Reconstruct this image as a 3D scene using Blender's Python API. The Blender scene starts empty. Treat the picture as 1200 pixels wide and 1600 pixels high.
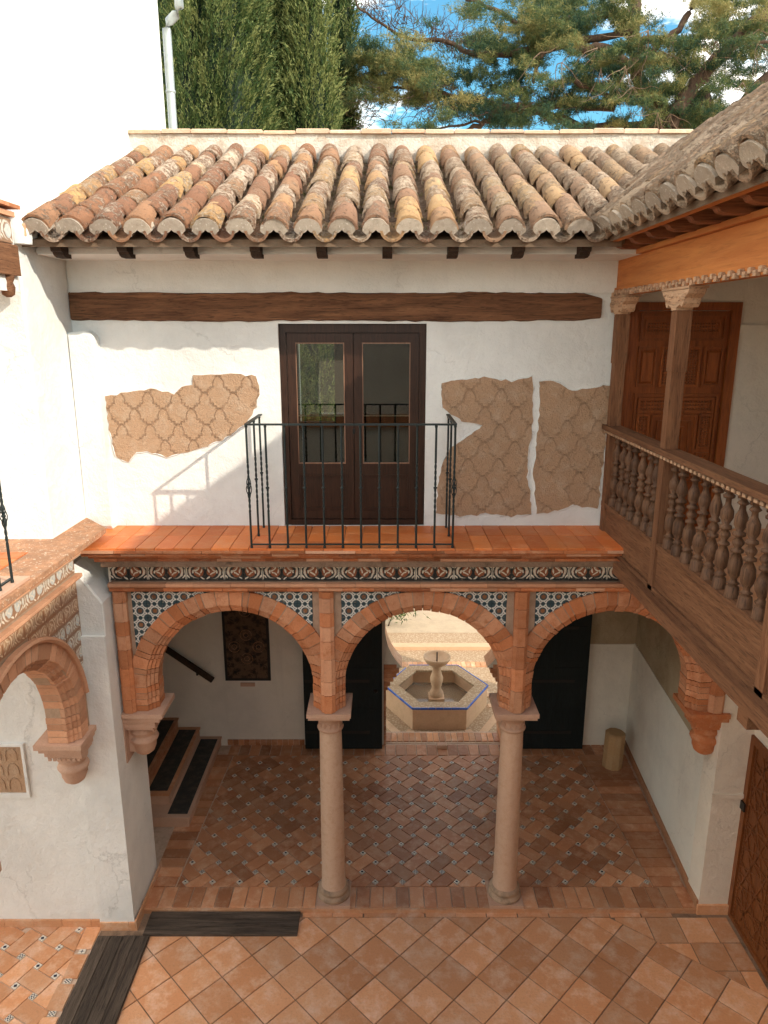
import bpy, math, random
import numpy as np
from mathutils import Matrix, Vector
random.seed(7); rng = np.random.default_rng(7)
R = math.radians
S = bpy.context.scene
C = S.collection

# ---------------------------------------------------------------- camera, sky, sun, exposure
EYE = 6.634; CAMY = -7.0
cd = bpy.data.cameras.new('camera'); cam = bpy.data.objects.new('camera', cd); C.objects.link(cam)
cam.location = (0, CAMY, EYE); cam.rotation_euler = (R(90 - 14.3), 0, 0)
cd.sensor_fit = 'HORIZONTAL'; cd.sensor_width = 36; cd.lens = 36 * 1120 / 1200
cd.clip_start = .05; cd.clip_end = 800
S.camera = cam
W = bpy.data.worlds.new('World'); S.world = W; W.use_nodes = True
wt = W.node_tree; wn = wt.nodes; wl = wt.links
bg = wn['Background']; bg.inputs['Strength'].default_value = .15
sky = wn.new('ShaderNodeTexSky'); sky.sky_type = 'NISHITA'; sky.sun_disc = False
sky.sun_elevation = R(30.1); sky.sun_rotation = R(125); sky.air_density = 1.3; sky.dust_density = .3; sky.ozone_density = 3
SKYX = 4.4
tc = wn.new('ShaderNodeTexCoord'); mp = wn.new('ShaderNodeMapping'); mp.inputs['Scale'].default_value = (1.5, 1.5, 4); mp.inputs['Location'].default_value = (SKYX, 0, 0)
nz = wn.new('ShaderNodeTexNoise'); nz.inputs['Scale'].default_value = 1.6; nz.inputs['Detail'].default_value = 7; nz.inputs['Roughness'].default_value = .62
cr = wn.new('ShaderNodeValToRGB'); cr.color_ramp.elements[0].position = .47; cr.color_ramp.elements[1].position = .60
tint = wn.new('ShaderNodeMix'); tint.data_type = 'RGBA'; tint.blend_type = 'MULTIPLY'; tint.inputs[0].default_value = 1
tint.inputs[7].default_value = (.34, .64, .66, 1)
mx = wn.new('ShaderNodeMix'); mx.data_type = 'RGBA'; mx.inputs[7].default_value = (15.2, 13.6, 11.5, 1)
wl.new(tc.outputs['Generated'], mp.inputs[0]); wl.new(mp.outputs[0], nz.inputs['Vector']); wl.new(nz.outputs['Fac'], cr.inputs[0])
wl.new(sky.outputs[0], tint.inputs[6]); wl.new(tint.outputs[2], mx.inputs[6]); wl.new(cr.outputs[0], mx.inputs[0]); wl.new(mx.outputs[2], bg.inputs['Color'])
sd = bpy.data.lights.new('sun', 'SUN'); sun = bpy.data.objects.new('sun', sd); C.objects.link(sun)
sd.energy = 2.0; sd.angle = R(.6); sd.color = (1, .92, .78)
sun.rotation_euler = Vector((-1.2, .84, -.85)).to_track_quat('-Z', 'Y').to_euler(); sun.location = (12, -10, 14)
S.view_settings.view_transform = 'Standard'; S.view_settings.look = 'None'; S.view_settings.gamma = 1
S.view_settings.exposure = 1.22; S.view_settings.use_curve_mapping = False

# ---------------------------------------------------------------- helpers
WM = {}
def link(o, parent=None):
    C.objects.link(o)
    WM[o] = o.matrix_basis.copy()
    if parent is not None:
        o.parent = parent; o.matrix_parent_inverse = WM[parent].inverted()
    return o
def tag(o, label=None, cat=None, group=None, kind=None):
    for k, v in (('label', label), ('category', cat), ('group', group), ('kind', kind)):
        if v: o[k] = v
    return o
def thing(name, loc, label, cat, group=None):
    o = bpy.data.objects.new(name, None); o.location = loc; o.empty_display_size = .1
    C.objects.link(o); WM[o] = Matrix.Translation(loc)
    return tag(o, label, cat, group)
class MB:
    def __init__(s): s.v = []; s.f = []; s.uv = {}; s.mi = []; s.sm = []
    def add(s, vs, fs, M=None, mi=0, sm=False, uvs=None):
        b = len(s.v)
        s.v += [tuple(M @ Vector(v)) for v in vs] if M is not None else [tuple(v) for v in vs]
        for i, f in enumerate(fs):
            if uvs: s.uv[len(s.f)] = uvs[i]
            s.f.append(tuple(b + k for k in f)); s.mi.append(mi); s.sm.append(sm)
        return s
    def box(s, x0, x1, y0, y1, z0, z1, M=None, mi=0, bev=0):
        if bev:
            return s.prism([(x0,y0),(x1,y0),(x1,y1),(x0,y1)], z0, z1, bev, M, mi)
        return s.add([(x,y,z) for z in (z0,z1) for y in (y0,y1) for x in (x0,x1)],
                     [(0,2,3,1),(4,5,7,6),(0,1,5,4),(2,6,7,3),(0,4,6,2),(1,3,7,5)], M, mi)
    def prism(s, poly, z0, z1, bev=0, M=None, mi=0):
        """poly CCW in xy, extruded along z; the z1 side gets a chamfer"""
        n = len(poly)
        if bev:
            cx = sum(p[0] for p in poly)/n; cy = sum(p[1] for p in poly)/n
            ins = []
            for p in poly:
                d = math.hypot(p[0]-cx, p[1]-cy) or 1; k = max(0, 1-bev*1.4/d)
                ins.append((cx+(p[0]-cx)*k, cy+(p[1]-cy)*k))
            vs = [(x,y,z0) for x,y in poly]+[(x,y,z1-bev) for x,y in poly]+[(x,y,z1) for x,y in ins]
            fs = [tuple(range(n-1,-1,-1)), tuple(range(2*n,3*n))]
            for k in (0, n): fs += [(k+i, k+(i+1)%n, k+n+(i+1)%n, k+n+i) for i in range(n)]
        else:
            vs = [(x,y,z0) for x,y in poly]+[(x,y,z1) for x,y in poly]
            fs = [tuple(range(n-1,-1,-1)), tuple(range(n,2*n))] + [(i,(i+1)%n,n+(i+1)%n,n+i) for i in range(n)]
        return s.add(vs, fs, M, mi)
    def lathe(s, prof, c=(0,0,0), seg=20, M=None, a0=0, a1=2*math.pi, sm=True, mi=0):
        full = abs(a1-a0-2*math.pi) < 1e-6; ns = seg if full else seg+1
        vs = [(c[0]+r*math.cos(a0+(a1-a0)*j/seg), c[1]+r*math.sin(a0+(a1-a0)*j/seg), c[2]+z) for r,z in prof for j in range(ns)]
        fs = []
        for i in range(len(prof)-1):
            for j in range(seg):
                k = (j+1) % ns
                fs.append((i*ns+j, i*ns+k, (i+1)*ns+k, (i+1)*ns+j))
        s.add(vs, fs, M, mi, sm)
        if full:
            s.add(vs[-ns:], [tuple(range(ns))], M, mi); s.add(vs[:ns], [tuple(range(ns-1,-1,-1))], M, mi)
        return s
    def tube(s, pts, r, seg=7, M=None, mi=0):
        pts = [Vector(p) for p in pts]; n = len(pts); rr = r if isinstance(r, (list,tuple)) else [r]*n
        vs = []
        for i, p in enumerate(pts):
            d = (pts[min(i+1,n-1)]-pts[max(i-1,0)]).normalized()
            a = d.cross(Vector((0,0,1)) if abs(d.z) < .9 else Vector((1,0,0))).normalized(); b = d.cross(a)
            vs += [p + rr[i]*(math.cos(2*math.pi*j/seg)*a+math.sin(2*math.pi*j/seg)*b) for j in range(seg)]
        fs = [(i*seg+j, i*seg+(j+1)%seg, (i+1)*seg+(j+1)%seg, (i+1)*seg+j) for i in range(n-1) for j in range(seg)]
        s.add(vs, fs, M, mi, True)
        s.add(vs[:seg], [tuple(range(seg))], M, mi); s.add(vs[-seg:], [tuple(range(seg-1,-1,-1))], M, mi)
        return s
    def sweep(s, sec, mats, mi=0, sm=False, caps=True):
        n = len(sec); vs = [m @ Vector(p) for m in mats for p in sec]; k = len(mats)
        fs = [(i*n+j, i*n+(j+1)%n, (i+1)*n+(j+1)%n, (i+1)*n+j) for i in range(k-1) for j in range(n)]
        if caps: fs += [tuple(range(n-1,-1,-1)), tuple((k-1)*n+j for j in range(n))]
        return s.add(vs, fs, None, mi, sm)
    def mesh(s, name, mats):
        me = bpy.data.meshes.new(name); me.from_pydata(s.v, [], s.f)
        for m in (mats if isinstance(mats, (list,tuple)) else [mats]): me.materials.append(m)
        me.polygons.foreach_set('material_index', s.mi); me.polygons.foreach_set('use_smooth', s.sm)
        if s.uv:
            uvl = me.uv_layers.new(name='UVMap')
            for fi, co in s.uv.items():
                for li, c in zip(me.polygons[fi].loop_indices, co): uvl.data[li].uv = c
        me.validate(); me.update(); return me
    def build(s, name, mats, parent=None, M=None, kind=None, label=None, cat=None, group=None):
        o = bpy.data.objects.new(name, s.mesh(name, mats))
        if M is not None: o.matrix_basis = M
        link(o, parent); return tag(o, label, cat, group, kind)
def inst(name, me, M, parent=None):
    o = bpy.data.objects.new(name, me); o.matrix_basis = M
    return link(o, parent)
def Box(name, m, p, *a, **k):
    return MB().box(*a, bev=k.pop('bev', 0)).build(name, m, p, **k)
T = Matrix.Translation
def RZ(a): return Matrix.Rotation(a, 4, 'Z')
def RX(a): return Matrix.Rotation(a, 4, 'X')
def RY(a): return Matrix.Rotation(a, 4, 'Y')
ju = lambda a: random.uniform(-a, a)
def clip(poly, a, b, c):
    """keep a*x+b*y<=c"""
    out = []
    for i, p in enumerate(poly):
        q = poly[(i+1) % len(poly)]; dp = a*p[0]+b*p[1]-c; dq = a*q[0]+b*q[1]-c
        if dp <= 0: out.append(p)
        if dp*dq < 0: t = dp/(dp-dq); out.append((p[0]+(q[0]-p[0])*t, p[1]+(q[1]-p[1])*t))
    return out
def area(p): return abs(sum(p[i][0]*p[(i+1)%len(p)][1]-p[(i+1)%len(p)][0]*p[i][1] for i in range(len(p))))/2
# plane maps for prism(): drawn shape -> world.  XZ: (u,v,w) -> (u, -w, v): w grows toward the camera
XZ = Matrix(((1,0,0,0),(0,0,-1,0),(0,1,0,0),(0,0,0,1)))
# YZ facing +x: (u,v,w) -> (w,u,v)
YZ = Matrix(((0,0,1,0),(1,0,0,0),(0,1,0,0),(0,0,0,1)))

# ---------------------------------------------------------------- materials
class NM:
    def __init__(s, name):
        s.m = bpy.data.materials.new(name); s.m.use_nodes = True; s.t = s.m.node_tree; s.n = s.t.nodes
        s.b = s.n['Principled BSDF']; s.b.inputs['Specular IOR Level'].default_value = .3
        s.geo = None
    def l(s, a, b): s.t.links.new(a, b)
    def put(s, v, sock):
        if hasattr(v, 'links'): s.l(v, sock)
        else: sock.default_value = v
    def ma(s, op, a, b=0.0, c=0.0, cl=False):
        n = s.n.new('ShaderNodeMath'); n.operation = op; n.use_clamp = cl
        s.put(a, n.inputs[0]); s.put(b, n.inputs[1]); s.put(c, n.inputs[2]); return n.outputs[0]
    def tex(s, kind, scale, vec=None, detail=4, rough=.55, dist=0):
        n = s.n.new('ShaderNodeTex'+kind); n.inputs['Scale'].default_value = scale
        if kind == 'Noise':
            n.inputs['Detail'].default_value = detail; n.inputs['Roughness'].default_value = rough; n.inputs['Distortion'].default_value = dist
        if vec is None: vec = s.pos()
        s.l(vec, n.inputs['Vector']); return n
    def pos(s, obj=False):
        if obj: n = s.n.new('ShaderNodeTexCoord'); return n.outputs['Object']
        if s.geo is None: s.geo = s.n.new('ShaderNodeNewGeometry')
        return s.geo.outputs['Position']
    def map(s, vec, sc=(1,1,1), rot=(0,0,0)):
        n = s.n.new('ShaderNodeMapping'); n.inputs['Scale'].default_value = sc; n.inputs['Rotation'].default_value = rot
        s.l(vec, n.inputs[0]); return n.outputs[0]
    def ramp(s, f, stops):
        n = s.n.new('ShaderNodeValToRGB'); e = n.color_ramp.elements
        while len(e) < len(stops): e.new(.5)
        for i, (p, c) in enumerate(stops): e[i].position = p; e[i].color = tuple(c)+(1,) if len(c) == 3 else c
        s.l(f, n.inputs[0]); return n.outputs[0]
    def mix(s, f, a, b, mode='MIX'):
        n = s.n.new('ShaderNodeMix'); n.data_type = 'RGBA'; n.blend_type = mode
        s.put(f, n.inputs[0])
        for v, k in ((a, 6), (b, 7)):
            if isinstance(v, tuple): v = v+(1,) if len(v) == 3 else v
            s.put(v, n.inputs[k])
        return n.outputs[2]
    def rnd(s): return s.n.new('ShaderNodeObjectInfo').outputs['Random']
    def step(s, v, a, b): # smooth threshold
        n = s.n.new('ShaderNodeMapRange'); s.put(v, n.inputs[0]); n.inputs[1].default_value = a; n.inputs[2].default_value = b; return n.outputs[0]
    def bump(s, h, st, d=.01):
        n = s.n.new('ShaderNodeBump'); n.inputs['Strength'].default_value = st; n.inputs['Distance'].default_value = d
        s.l(h, n.inputs['Height']); s.l(n.outputs[0], s.b.inputs['Normal']); return n
    def fin(s, col=None, rough=None):
        if col is not None: s.put(col if hasattr(col,'links') else tuple(col)+(1,), s.b.inputs['Base Color'])
        if rough is not None: s.put(rough, s.b.inputs['Roughness'])
        return s.m
def uvc(n):
    t = n.n.new('ShaderNodeTexCoord'); x = n.n.new('ShaderNodeSeparateXYZ'); n.l(t.outputs['UV'], x.inputs[0]); return x.outputs[0], x.outputs[1]

def plaster(name, c, c2=None, b=.5, patch=.55):
    n = NM(name); c2 = c2 or tuple(k*.86 for k in c)
    a = n.tex('Noise', 1.3, detail=6, rough=.65).outputs['Fac']; f = n.tex('Noise', 9, detail=6, rough=.6).outputs['Fac']; g = n.tex('Noise', 55, detail=4).outputs['Fac']
    col = n.mix(n.step(a, .42, .72), c, c2)
    streak = n.tex('Noise', 3.0, n.map(n.pos(), (2.2, 2.2, .25)), 5).outputs['Fac']
    col = n.mix(n.ma('MULTIPLY', n.step(streak, .56, .78), .25), col, tuple(k*.72 for k in c))
    wv = n.n.new('ShaderNodeVectorMath'); wv.operation = 'MULTIPLY_ADD'; n.l(n.tex('Noise', 2.5, None, 6, .7).outputs['Color'], wv.inputs[0]); wv.inputs[1].default_value = (.5,.5,.5); n.l(n.pos(), wv.inputs[2])
    ck = n.n.new('ShaderNodeTexVoronoi'); ck.feature = 'DISTANCE_TO_EDGE'; ck.inputs['Scale'].default_value = .9; n.l(wv.outputs[0], ck.inputs['Vector'])
    crack = n.ma('MULTIPLY', n.step(ck.outputs['Distance'], .006, .0015), n.step(n.tex('Noise', .9, None, 3).outputs['Fac'], .5, .58))
    col = n.mix(n.ma('MULTIPLY', crack, .22), col, tuple(k*.45 for k in c))
    mott = n.tex('Noise', 4.5, None, 8, .75).outputs['Fac']; col = n.mix(n.ma('MULTIPLY', n.step(mott, .55, .72), .3), col, (c[0]*.84, c[1]*.80, c[2]*.74))
    h = n.ma('ADD', n.ma('MULTIPLY', f, 2.6), n.ma('MULTIPLY', g, .8)); h = n.ma('ADD', h, n.ma('MULTIPLY', a, 5)); h = n.ma('SUBTRACT', h, n.ma('MULTIPLY', crack, 2))
    n.bump(h, b, .012); return n.fin(col, .92)
def terra(name, c1, c2, c3, scale=6, b=.5, rough=.85, rv=.6, obj=False, blot=.5, speck=None, bd=.008):
    """fired clay / stone: two tones by object, a third in blotches"""
    n = NM(name); r = n.rnd(); vec = n.pos()
    a = n.tex('Noise', scale, vec, 8, .7).outputs['Fac']; g = n.tex('Noise', scale*9, vec, 4, .6).outputs['Fac']
    base = n.mix(r, c1, c2) if rv else n.mix(n.step(a, .35, .65), c1, c2)
    col = n.mix(n.ma('MULTIPLY', n.step(a, .47, .66), blot), base, c3)
    col = n.mix(n.ma('MULTIPLY', n.step(g, .5, .75), .35), col, tuple(k*.55 for k in c1))
    if rv:
        v = n.ma('MULTIPLY_ADD', n.ma('FRACT', n.ma('MULTIPLY', r, 17.3)), rv, 1-rv/2)
        k = n.n.new('ShaderNodeVectorMath'); k.operation = 'SCALE'; n.l(col, k.inputs[0]); n.l(v, k.inputs[3]); col = k.outputs[0]
    if speck:
        v = n.tex('Noise', 38, vec, 3, .7).outputs['Fac']; col = n.mix(n.step(v, .6, .66), col, speck)
    n.bump(n.ma('ADD', n.ma('MULTIPLY', a, 1.6), g), b, bd); return n.fin(col, rough)
def wood(name, c1, c2, axis='X', sc=1, b=.5, rough=.65, rv=.3, gk=.7):
    n = NM(name); s = {'X': (.7, 9, 9), 'Y': (9, .7, 9), 'Z': (9, 9, .7)}[axis]
    v = n.map(n.pos(), tuple(k*sc for k in s))
    a = n.tex('Noise', 2.2, v, 7, .65, .8).outputs['Fac']; g = n.tex('Noise', 11, v, 5, .6, .4).outputs['Fac']
    col = n.ramp(a, [(.3, c1), (.7, c2)]); col = n.mix(n.ma('MULTIPLY', n.step(g, .52, .68), gk), col, tuple(k*.3 for k in c1))
    r = n.ma('MULTIPLY_ADD', n.rnd(), rv, 1-rv/2); k = n.n.new('ShaderNodeVectorMath'); k.operation = 'SCALE'; n.l(col, k.inputs[0]); n.l(r, k.inputs[3])
    n.bump(n.ma('SUBTRACT', a, g), b, .012); return n.fin(k.outputs[0], rough)

M_white = plaster('white_plaster', (.80, .79, .755)); M_shade = plaster('cream_plaster', (.80, .71, .60), b=.45)
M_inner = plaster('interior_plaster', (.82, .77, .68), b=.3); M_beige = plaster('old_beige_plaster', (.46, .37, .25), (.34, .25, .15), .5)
M_arch = terra('arch_brick', (.58, .21, .085), (.64, .33, .19), (.47, .16, .06), 11, 1.0, .85, .35, blot=.7)
M_archpale = terra('pale_brick', (.66, .36, .22), (.60, .30, .17), (.52, .24, .13), 5, .8, .85, .4)
M_corn = terra('cornice_brick', (.50, .17, .065), (.36, .12, .05), (.56, .30, .17), 9, 1.0, .85, .8, blot=.6)
M_mortar = terra('mortar', (.50, .34, .24), (.45, .30, .2), (.36, .24, .16), 12, .8, .95, 0)
M_stone = terra('pink_limestone', (.60, .38, .27), (.56, .35, .25), (.50, .29, .19), 9, .7, .85, .15)
M_col = terra('column_stone', (.66, .46, .33), (.62, .41, .29), (.54, .32, .20), 14, .55, .8, .1, blot=.6)
M_ctile = terra('courtyard_clay', (.70, .36, .19), (.62, .28, .13), (.76, .50, .35), 4.5, .6, .7, .4, blot=.85)
M_lbrick = terra('loggia_clay', (.58, .27, .135), (.42, .165, .075), (.64, .39, .25), 7, .6, .4, .5, blot=.7)
M_gap = terra('floor_joint', (.66, .48, .36), (.58, .42, .31), (.45, .30, .21), 14, .8, .95, 0)
M_gapdark = terra('floor_joint_cornice_shade', (.13, .085, .055), (.46, .30, .20), (.05, .04, .03), 4, .8, .95, 0)
M_orange = terra('glazed_orange_tile', (.68, .20, .05), (.56, .14, .035), (.66, .28, .12), 6, .35, .5, .35, blot=.6)
M_coping = terra('weathered_clay_coping', (.52, .27, .15), (.27, .15, .09), (.36, .2, .12), 7, 1, .95, 0, blot=.7, speck=(.70,.58,.45))
M_fr = terra('stucco_fragment', (.50, .32, .2), (.42, .26, .155), (.56, .40, .28), 7, 1.0, .95, 0, blot=.8, bd=.014)
M_frl = terra('stucco_groove', (.37, .235, .15), (.41, .265, .17), (.31, .195, .12), 9, .5, .95, 0)
M_beam = wood('old_beam_wood', (.07, .028, .013), (.25, .115, .055), 'X', .8, 1.0, .8)
M_bead = wood('bead_wood', (.20,.10,.06), (.30,.17,.11), 'Z', 1, .2, .4)
M_dark = wood('dark_eave_wood', (.03, .018, .012), (.07, .04, .025), 'Y', 1, .6, .8)
M_win = wood('window_wood', (.026, .011, .006), (.05, .02, .011), 'Z', 1, .2, .4, .1)
M_gal = wood('weathered_gallery_wood', (.12, .048, .021), (.25, .115, .055), 'Y', 1.0, .6, .75)
M_galz = wood('weathered_post_wood', (.15, .06, .027), (.27, .125, .06), 'Z', 1.0, .6, .75)
M_bal = wood('baluster_wood', (.055, .024, .013), (.19, .095, .05), 'Z', 1.0, .4, .6, .3)
M_fas = wood('orange_fascia_wood', (.44, .13, .03), (.66, .26, .075), 'Y', .45, .4, .6, .1, .25)
M_zap = wood('carved_capital_wood', (.46, .27, .16), (.60, .39, .25), 'Y', .6, .8, .7)
M_door = wood('carved_door_wood', (.19, .045, .010), (.34, .092, .02), 'Z', 1, .35, .4, .3, .5)
M_doord = wood('dark_carved_door_wood', (.15, .045, .014), (.26, .085, .025), 'Z', 1, .5, .45, .2)
M_black = wood('almost_black_door_wood', (.006, .011, .012), (.010, .016, .017), 'Z', 1, .3, .7, .1)
M_mat = wood('charred_plank_wood', (.03, .02, .014), (.13, .095, .07), 'X', .8, 1, .8, .5)
M_maty = wood('charred_long_plank_wood', (.03, .02, .014), (.13, .095, .07), 'Y', .8, 1, .8, .5)
n = NM('wrought_iron'); n.bump(n.tex('Noise', 60).outputs['Fac'], .3, .004); n.b.inputs['Metallic'].default_value = .6; M_iron = n.fin((.035, .045, .045), .5)
n = NM('zinc'); n.b.inputs['Metallic'].default_value = .5; M_zinc = n.fin(n.mix(n.tex('Noise', 8).outputs['Fac'], (.35,.38,.38), (.5,.53,.53)), .45)
n = NM('black_iron_fitting'); M_fit = n.fin((.02,.018,.016), .5)
M_ridge = terra('weathered_ridge_lime', (.70,.63,.55), (.66,.56,.46), (.46,.34,.25), 5, 1, .95, 0, blot=.8, bd=.02)
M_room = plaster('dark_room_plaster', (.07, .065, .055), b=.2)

def roof_mat(name, warm):
    n = NM(name); r = n.rnd(); p = n.pos()
    base = n.ramp(r, [(0, (.36,.17,.09)), (.3, (.29,.14,.085)), (.55, (.42,.22,.12)), (.72, (.52,.29,.14)), (.88, (.62,.36,.16)), (1, (.64,.41,.21))]) if warm else \
        n.ramp(r, [(0, (.30,.16,.095)), (.5, (.37,.20,.12)), (.85, (.46,.25,.13)), (1, (.54,.30,.13))])
    a = n.tex('Noise', 11, p, 8, .75).outputs['Fac']; bb = n.tex('Noise', 44, p, 6, .75).outputs['Fac']; g = n.tex('Noise', 90, p, 3).outputs['Fac']
    r2 = n.ma('FRACT', n.ma('MULTIPLY', r, 7.77))
    th = n.ma('MULTIPLY_ADD', r2, .17, .43 if warm else .40)     # lichen cover differs from tile to tile
    lich = n.step(n.ma('SUBTRACT', n.ma('ADD', n.ma('MULTIPLY', a, .55), n.ma('MULTIPLY', bb, .45)), th), -.02, .05)
    col = n.mix(n.ma('MULTIPLY', lich, .72), base, (.70,.56,.43) if warm else (.56,.44,.33))
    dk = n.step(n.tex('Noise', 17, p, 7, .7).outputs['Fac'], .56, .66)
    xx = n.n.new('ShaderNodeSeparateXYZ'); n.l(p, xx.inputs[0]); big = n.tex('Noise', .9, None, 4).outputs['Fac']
    right_grey = n.step(n.ma('MULTIPLY_ADD', big, 5, xx.outputs[0]), .6, 5.0)      # greyer towards the right end, broken up by noise
    col = n.mix(n.ma('MULTIPLY', right_grey, .62), col, (.44,.32,.22)); col = n.mix(n.ma('MULTIPLY', dk, .85), col, (.10,.06,.035))
    n.bump(n.ma('ADD', bb, n.ma('ADD', g, lich)), 1.0, .014); return n.fin(col, .95)
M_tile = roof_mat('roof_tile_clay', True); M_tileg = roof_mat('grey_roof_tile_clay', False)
M_chan = terra('dark_channel_tile', (.16,.095,.06), (.22,.13,.08), (.30,.23,.16), 16, 1, .95, 0, blot=.8)  # darker clay for the channels between the rolls
M_plug = terra('eave_mortar', (.50,.41,.32), (.42,.34,.27), (.32,.25,.19), 16, .9, .95, .3, blot=.7, speck=(.62,.55,.46))
M_deck = terra('roof_bedding', (.20,.13,.085), (.26,.18,.12), (.12,.09,.06), 14, 1, .95, 0)

def lace_mat():       # interlaced white bands on dark blue-grey glaze with a brown star
    n = NM('interlace_glazed_tile'); u, v = uvc(n)
    def dist(cx, cy):
        return n.ma('SQRT', n.ma('ADD', n.ma('POWER', n.ma('ABSOLUTE', n.ma('SUBTRACT', u, cx)), 2), n.ma('POWER', n.ma('ABSOLUTE', n.ma('SUBTRACT', v, cy)), 2)))
    line = None
    def acc(d, r, w):
        nonlocal line
        k = n.step(n.ma('ABSOLUTE', n.ma('SUBTRACT', d, r)), w, w*.55); line = k if line is None else n.ma('MAXIMUM', line, k)
    dc = dist(.5, .5); acc(dc, .30, .055)
    for c in ((0,0),(1,0),(0,1),(1,1)): acc(dist(*c), .30, .055)
    for c in ((.5,0),(.5,1),(0,.5),(1,.5)): acc(dist(*c), .17, .045)
    ang = n.ma('ARCTAN2', n.ma('SUBTRACT', v, .5), n.ma('SUBTRACT', u, .5)); rr = n.ma('MULTIPLY_ADD', n.ma('COSINE', n.ma('MULTIPLY', ang, 8)), .035, .15)
    star = n.step(n.ma('SUBTRACT', dc, rr), .012, -.012)
    col = n.mix(star, (.045,.075,.085), n.mix(n.rnd(), (.30,.12,.045), (.18,.08,.04)))
    col = n.mix(line, col, (.66,.64,.58)); wear = n.step(n.tex('Noise', 30, None, 5).outputs['Fac'], .6, .68)
    col = n.mix(n.ma('MULTIPLY', wear, .5), col, (.35,.3,.24)); return n.fin(col, .25)
def scroll_mat(name, bgc, leaf, acc_c):
    n = NM(name); u, v = uvc(n)
    def dist(cx, cy, sx=1, sy=1):
        return n.ma('SQRT', n.ma('ADD', n.ma('POWER', n.ma('ABSOLUTE', n.ma('MULTIPLY', n.ma('SUBTRACT', u, cx), sx)), 2), n.ma('POWER', n.ma('ABSOLUTE', n.ma('MULTIPLY', n.ma('SUBTRACT', v, cy), sy)), 2)))
    wob = n.tex('Noise', 16, None, 3).outputs['Fac']
    u2 = n.ma('ADD', u, n.ma('MULTIPLY_ADD', wob, .16, -.08)); v2 = n.ma('ADD', v, n.ma('MULTIPLY_ADD', n.tex('Noise', 21, None, 3).outputs['Fac'], .16, -.08))
    def ell(cx, cy, rx, ry, rot):
        c_, s_ = math.cos(R(rot)), math.sin(R(rot)); du = n.ma('SUBTRACT', u2, cx); dv = n.ma('SUBTRACT', v2, cy)
        a_ = n.ma('DIVIDE', n.ma('ADD', n.ma('MULTIPLY', du, c_), n.ma('MULTIPLY', dv, s_)), rx); b_ = n.ma('DIVIDE', n.ma('SUBTRACT', n.ma('MULTIPLY', dv, c_), n.ma('MULTIPLY', du, s_)), ry)
        return n.step(n.ma('ADD', n.ma('MULTIPLY', a_, a_), n.ma('MULTIPLY', b_, b_)), 1.12, .85)
    cres = n.ma('SUBTRACT', ell(.54,.52,.42,.40,0), ell(.60,.49,.37,.355,0), 0, True)
    f = cres
    for e in ((.58,.64,.19,.06,40),(.62,.40,.17,.055,-35),(.82,.55,.14,.045,75),(.38,.50,.10,.045,80),(.0,.5,.045,.46,0),(.12,.80,.13,.04,50),(.11,.22,.12,.04,-50),(1.0,.80,.05,.14,0),(.86,.14,.12,.04,-30)):
        f = n.ma('MAXIMUM', f, ell(*e))
    hole = n.ma('MAXIMUM', ell(.56,.66,.12,.018,35), ell(.6,.37,.1,.018,-30)); f = n.ma('SUBTRACT', f, hole, 0, True)
    brown = n.ma('MAXIMUM', ell(.66,.5,.27,.30,0), ell(.2,.5,.09,.2,0))
    nzz = n.tex('Noise', 45, None, 3).outputs['Fac']
    col = n.mix(f, n.mix(brown, bgc, acc_c), leaf); edge = n.ma('MAXIMUM', n.step(v, .05, .03), n.step(v, .95, .97)); col = n.mix(edge, col, bgc)
    col = n.mix(n.ma('MULTIPLY', n.step(nzz, .58, .66), .5), col, (.3,.2,.14)); return n.fin(col, .3)
M_lace = lace_mat(); M_scroll = scroll_mat('leaf_scroll_glazed_tile', (.025,.03,.03), (.74,.67,.55), (.30,.09,.035))
M_medal = scroll_mat('medallion_glazed_tile', (.30,.17,.10), (.70,.64,.54), (.50,.52,.50)); M_medal2 = scroll_mat('warm_scroll_glazed_tile', (.34,.16,.08), (.70,.52,.36), (.48,.28,.16))
n = NM('small_painted_inset_tile'); u, v = uvc(n)
fu = n.ma('FRACT', u); fv = n.ma('FRACT', v); kind = n.ma('FLOOR', u)
chk = n.ma('MODULO', n.ma('ADD', n.ma('FLOOR', n.ma('MULTIPLY', fu, 4)), n.ma('FLOOR', n.ma('MULTIPLY', fv, 4))), 2)
dx = n.ma('ABSOLUTE', n.ma('SUBTRACT', fu, .5)); dy = n.ma('ABSOLUTE', n.ma('SUBTRACT', fv, .5))
dia = n.ma('LESS_THAN', n.ma('ADD', dx, dy), .36); crs = n.ma('LESS_THAN', n.ma('MULTIPLY', dx, dy), .012)
k1 = n.ma('LESS_THAN', kind, .5); k2 = n.ma('LESS_THAN', kind, 1.5)
pat = n.mix(k1, n.mix(k2, crs, dia), chk)
edge = n.ma('GREATER_THAN', n.ma('MAXIMUM', dx, dy), .44)
M_inset = n.fin(n.mix(n.ma('MULTIPLY', pat, n.ma('SUBTRACT', 1, edge)), (.74,.66,.56), (.02,.025,.045)), .3)
n = NM('blue_glaze'); M_blue = n.fin(n.mix(n.rnd(), (.03,.09,.42), (.09,.18,.5)), .2)
n = NM('window_glass'); n.n.remove(n.b); o_ = n.n['Material Output']
tr = n.n.new('ShaderNodeBsdfTransparent'); tr.inputs[0].default_value = (.62,.68,.64,1); gl = n.n.new('ShaderNodeBsdfGlossy'); gl.inputs['Roughness'].default_value = .01
fr = n.n.new('ShaderNodeFresnel'); fr.inputs[0].default_value = 1.75; ms = n.n.new('ShaderNodeMixShader')
n.l(fr.outputs[0], ms.inputs[0]); n.l(tr.outputs[0], ms.inputs[1]); n.l(gl.outputs[0], ms.inputs[2]); n.l(ms.outputs[0], o_.inputs[0]); M_glass = n.m
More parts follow.
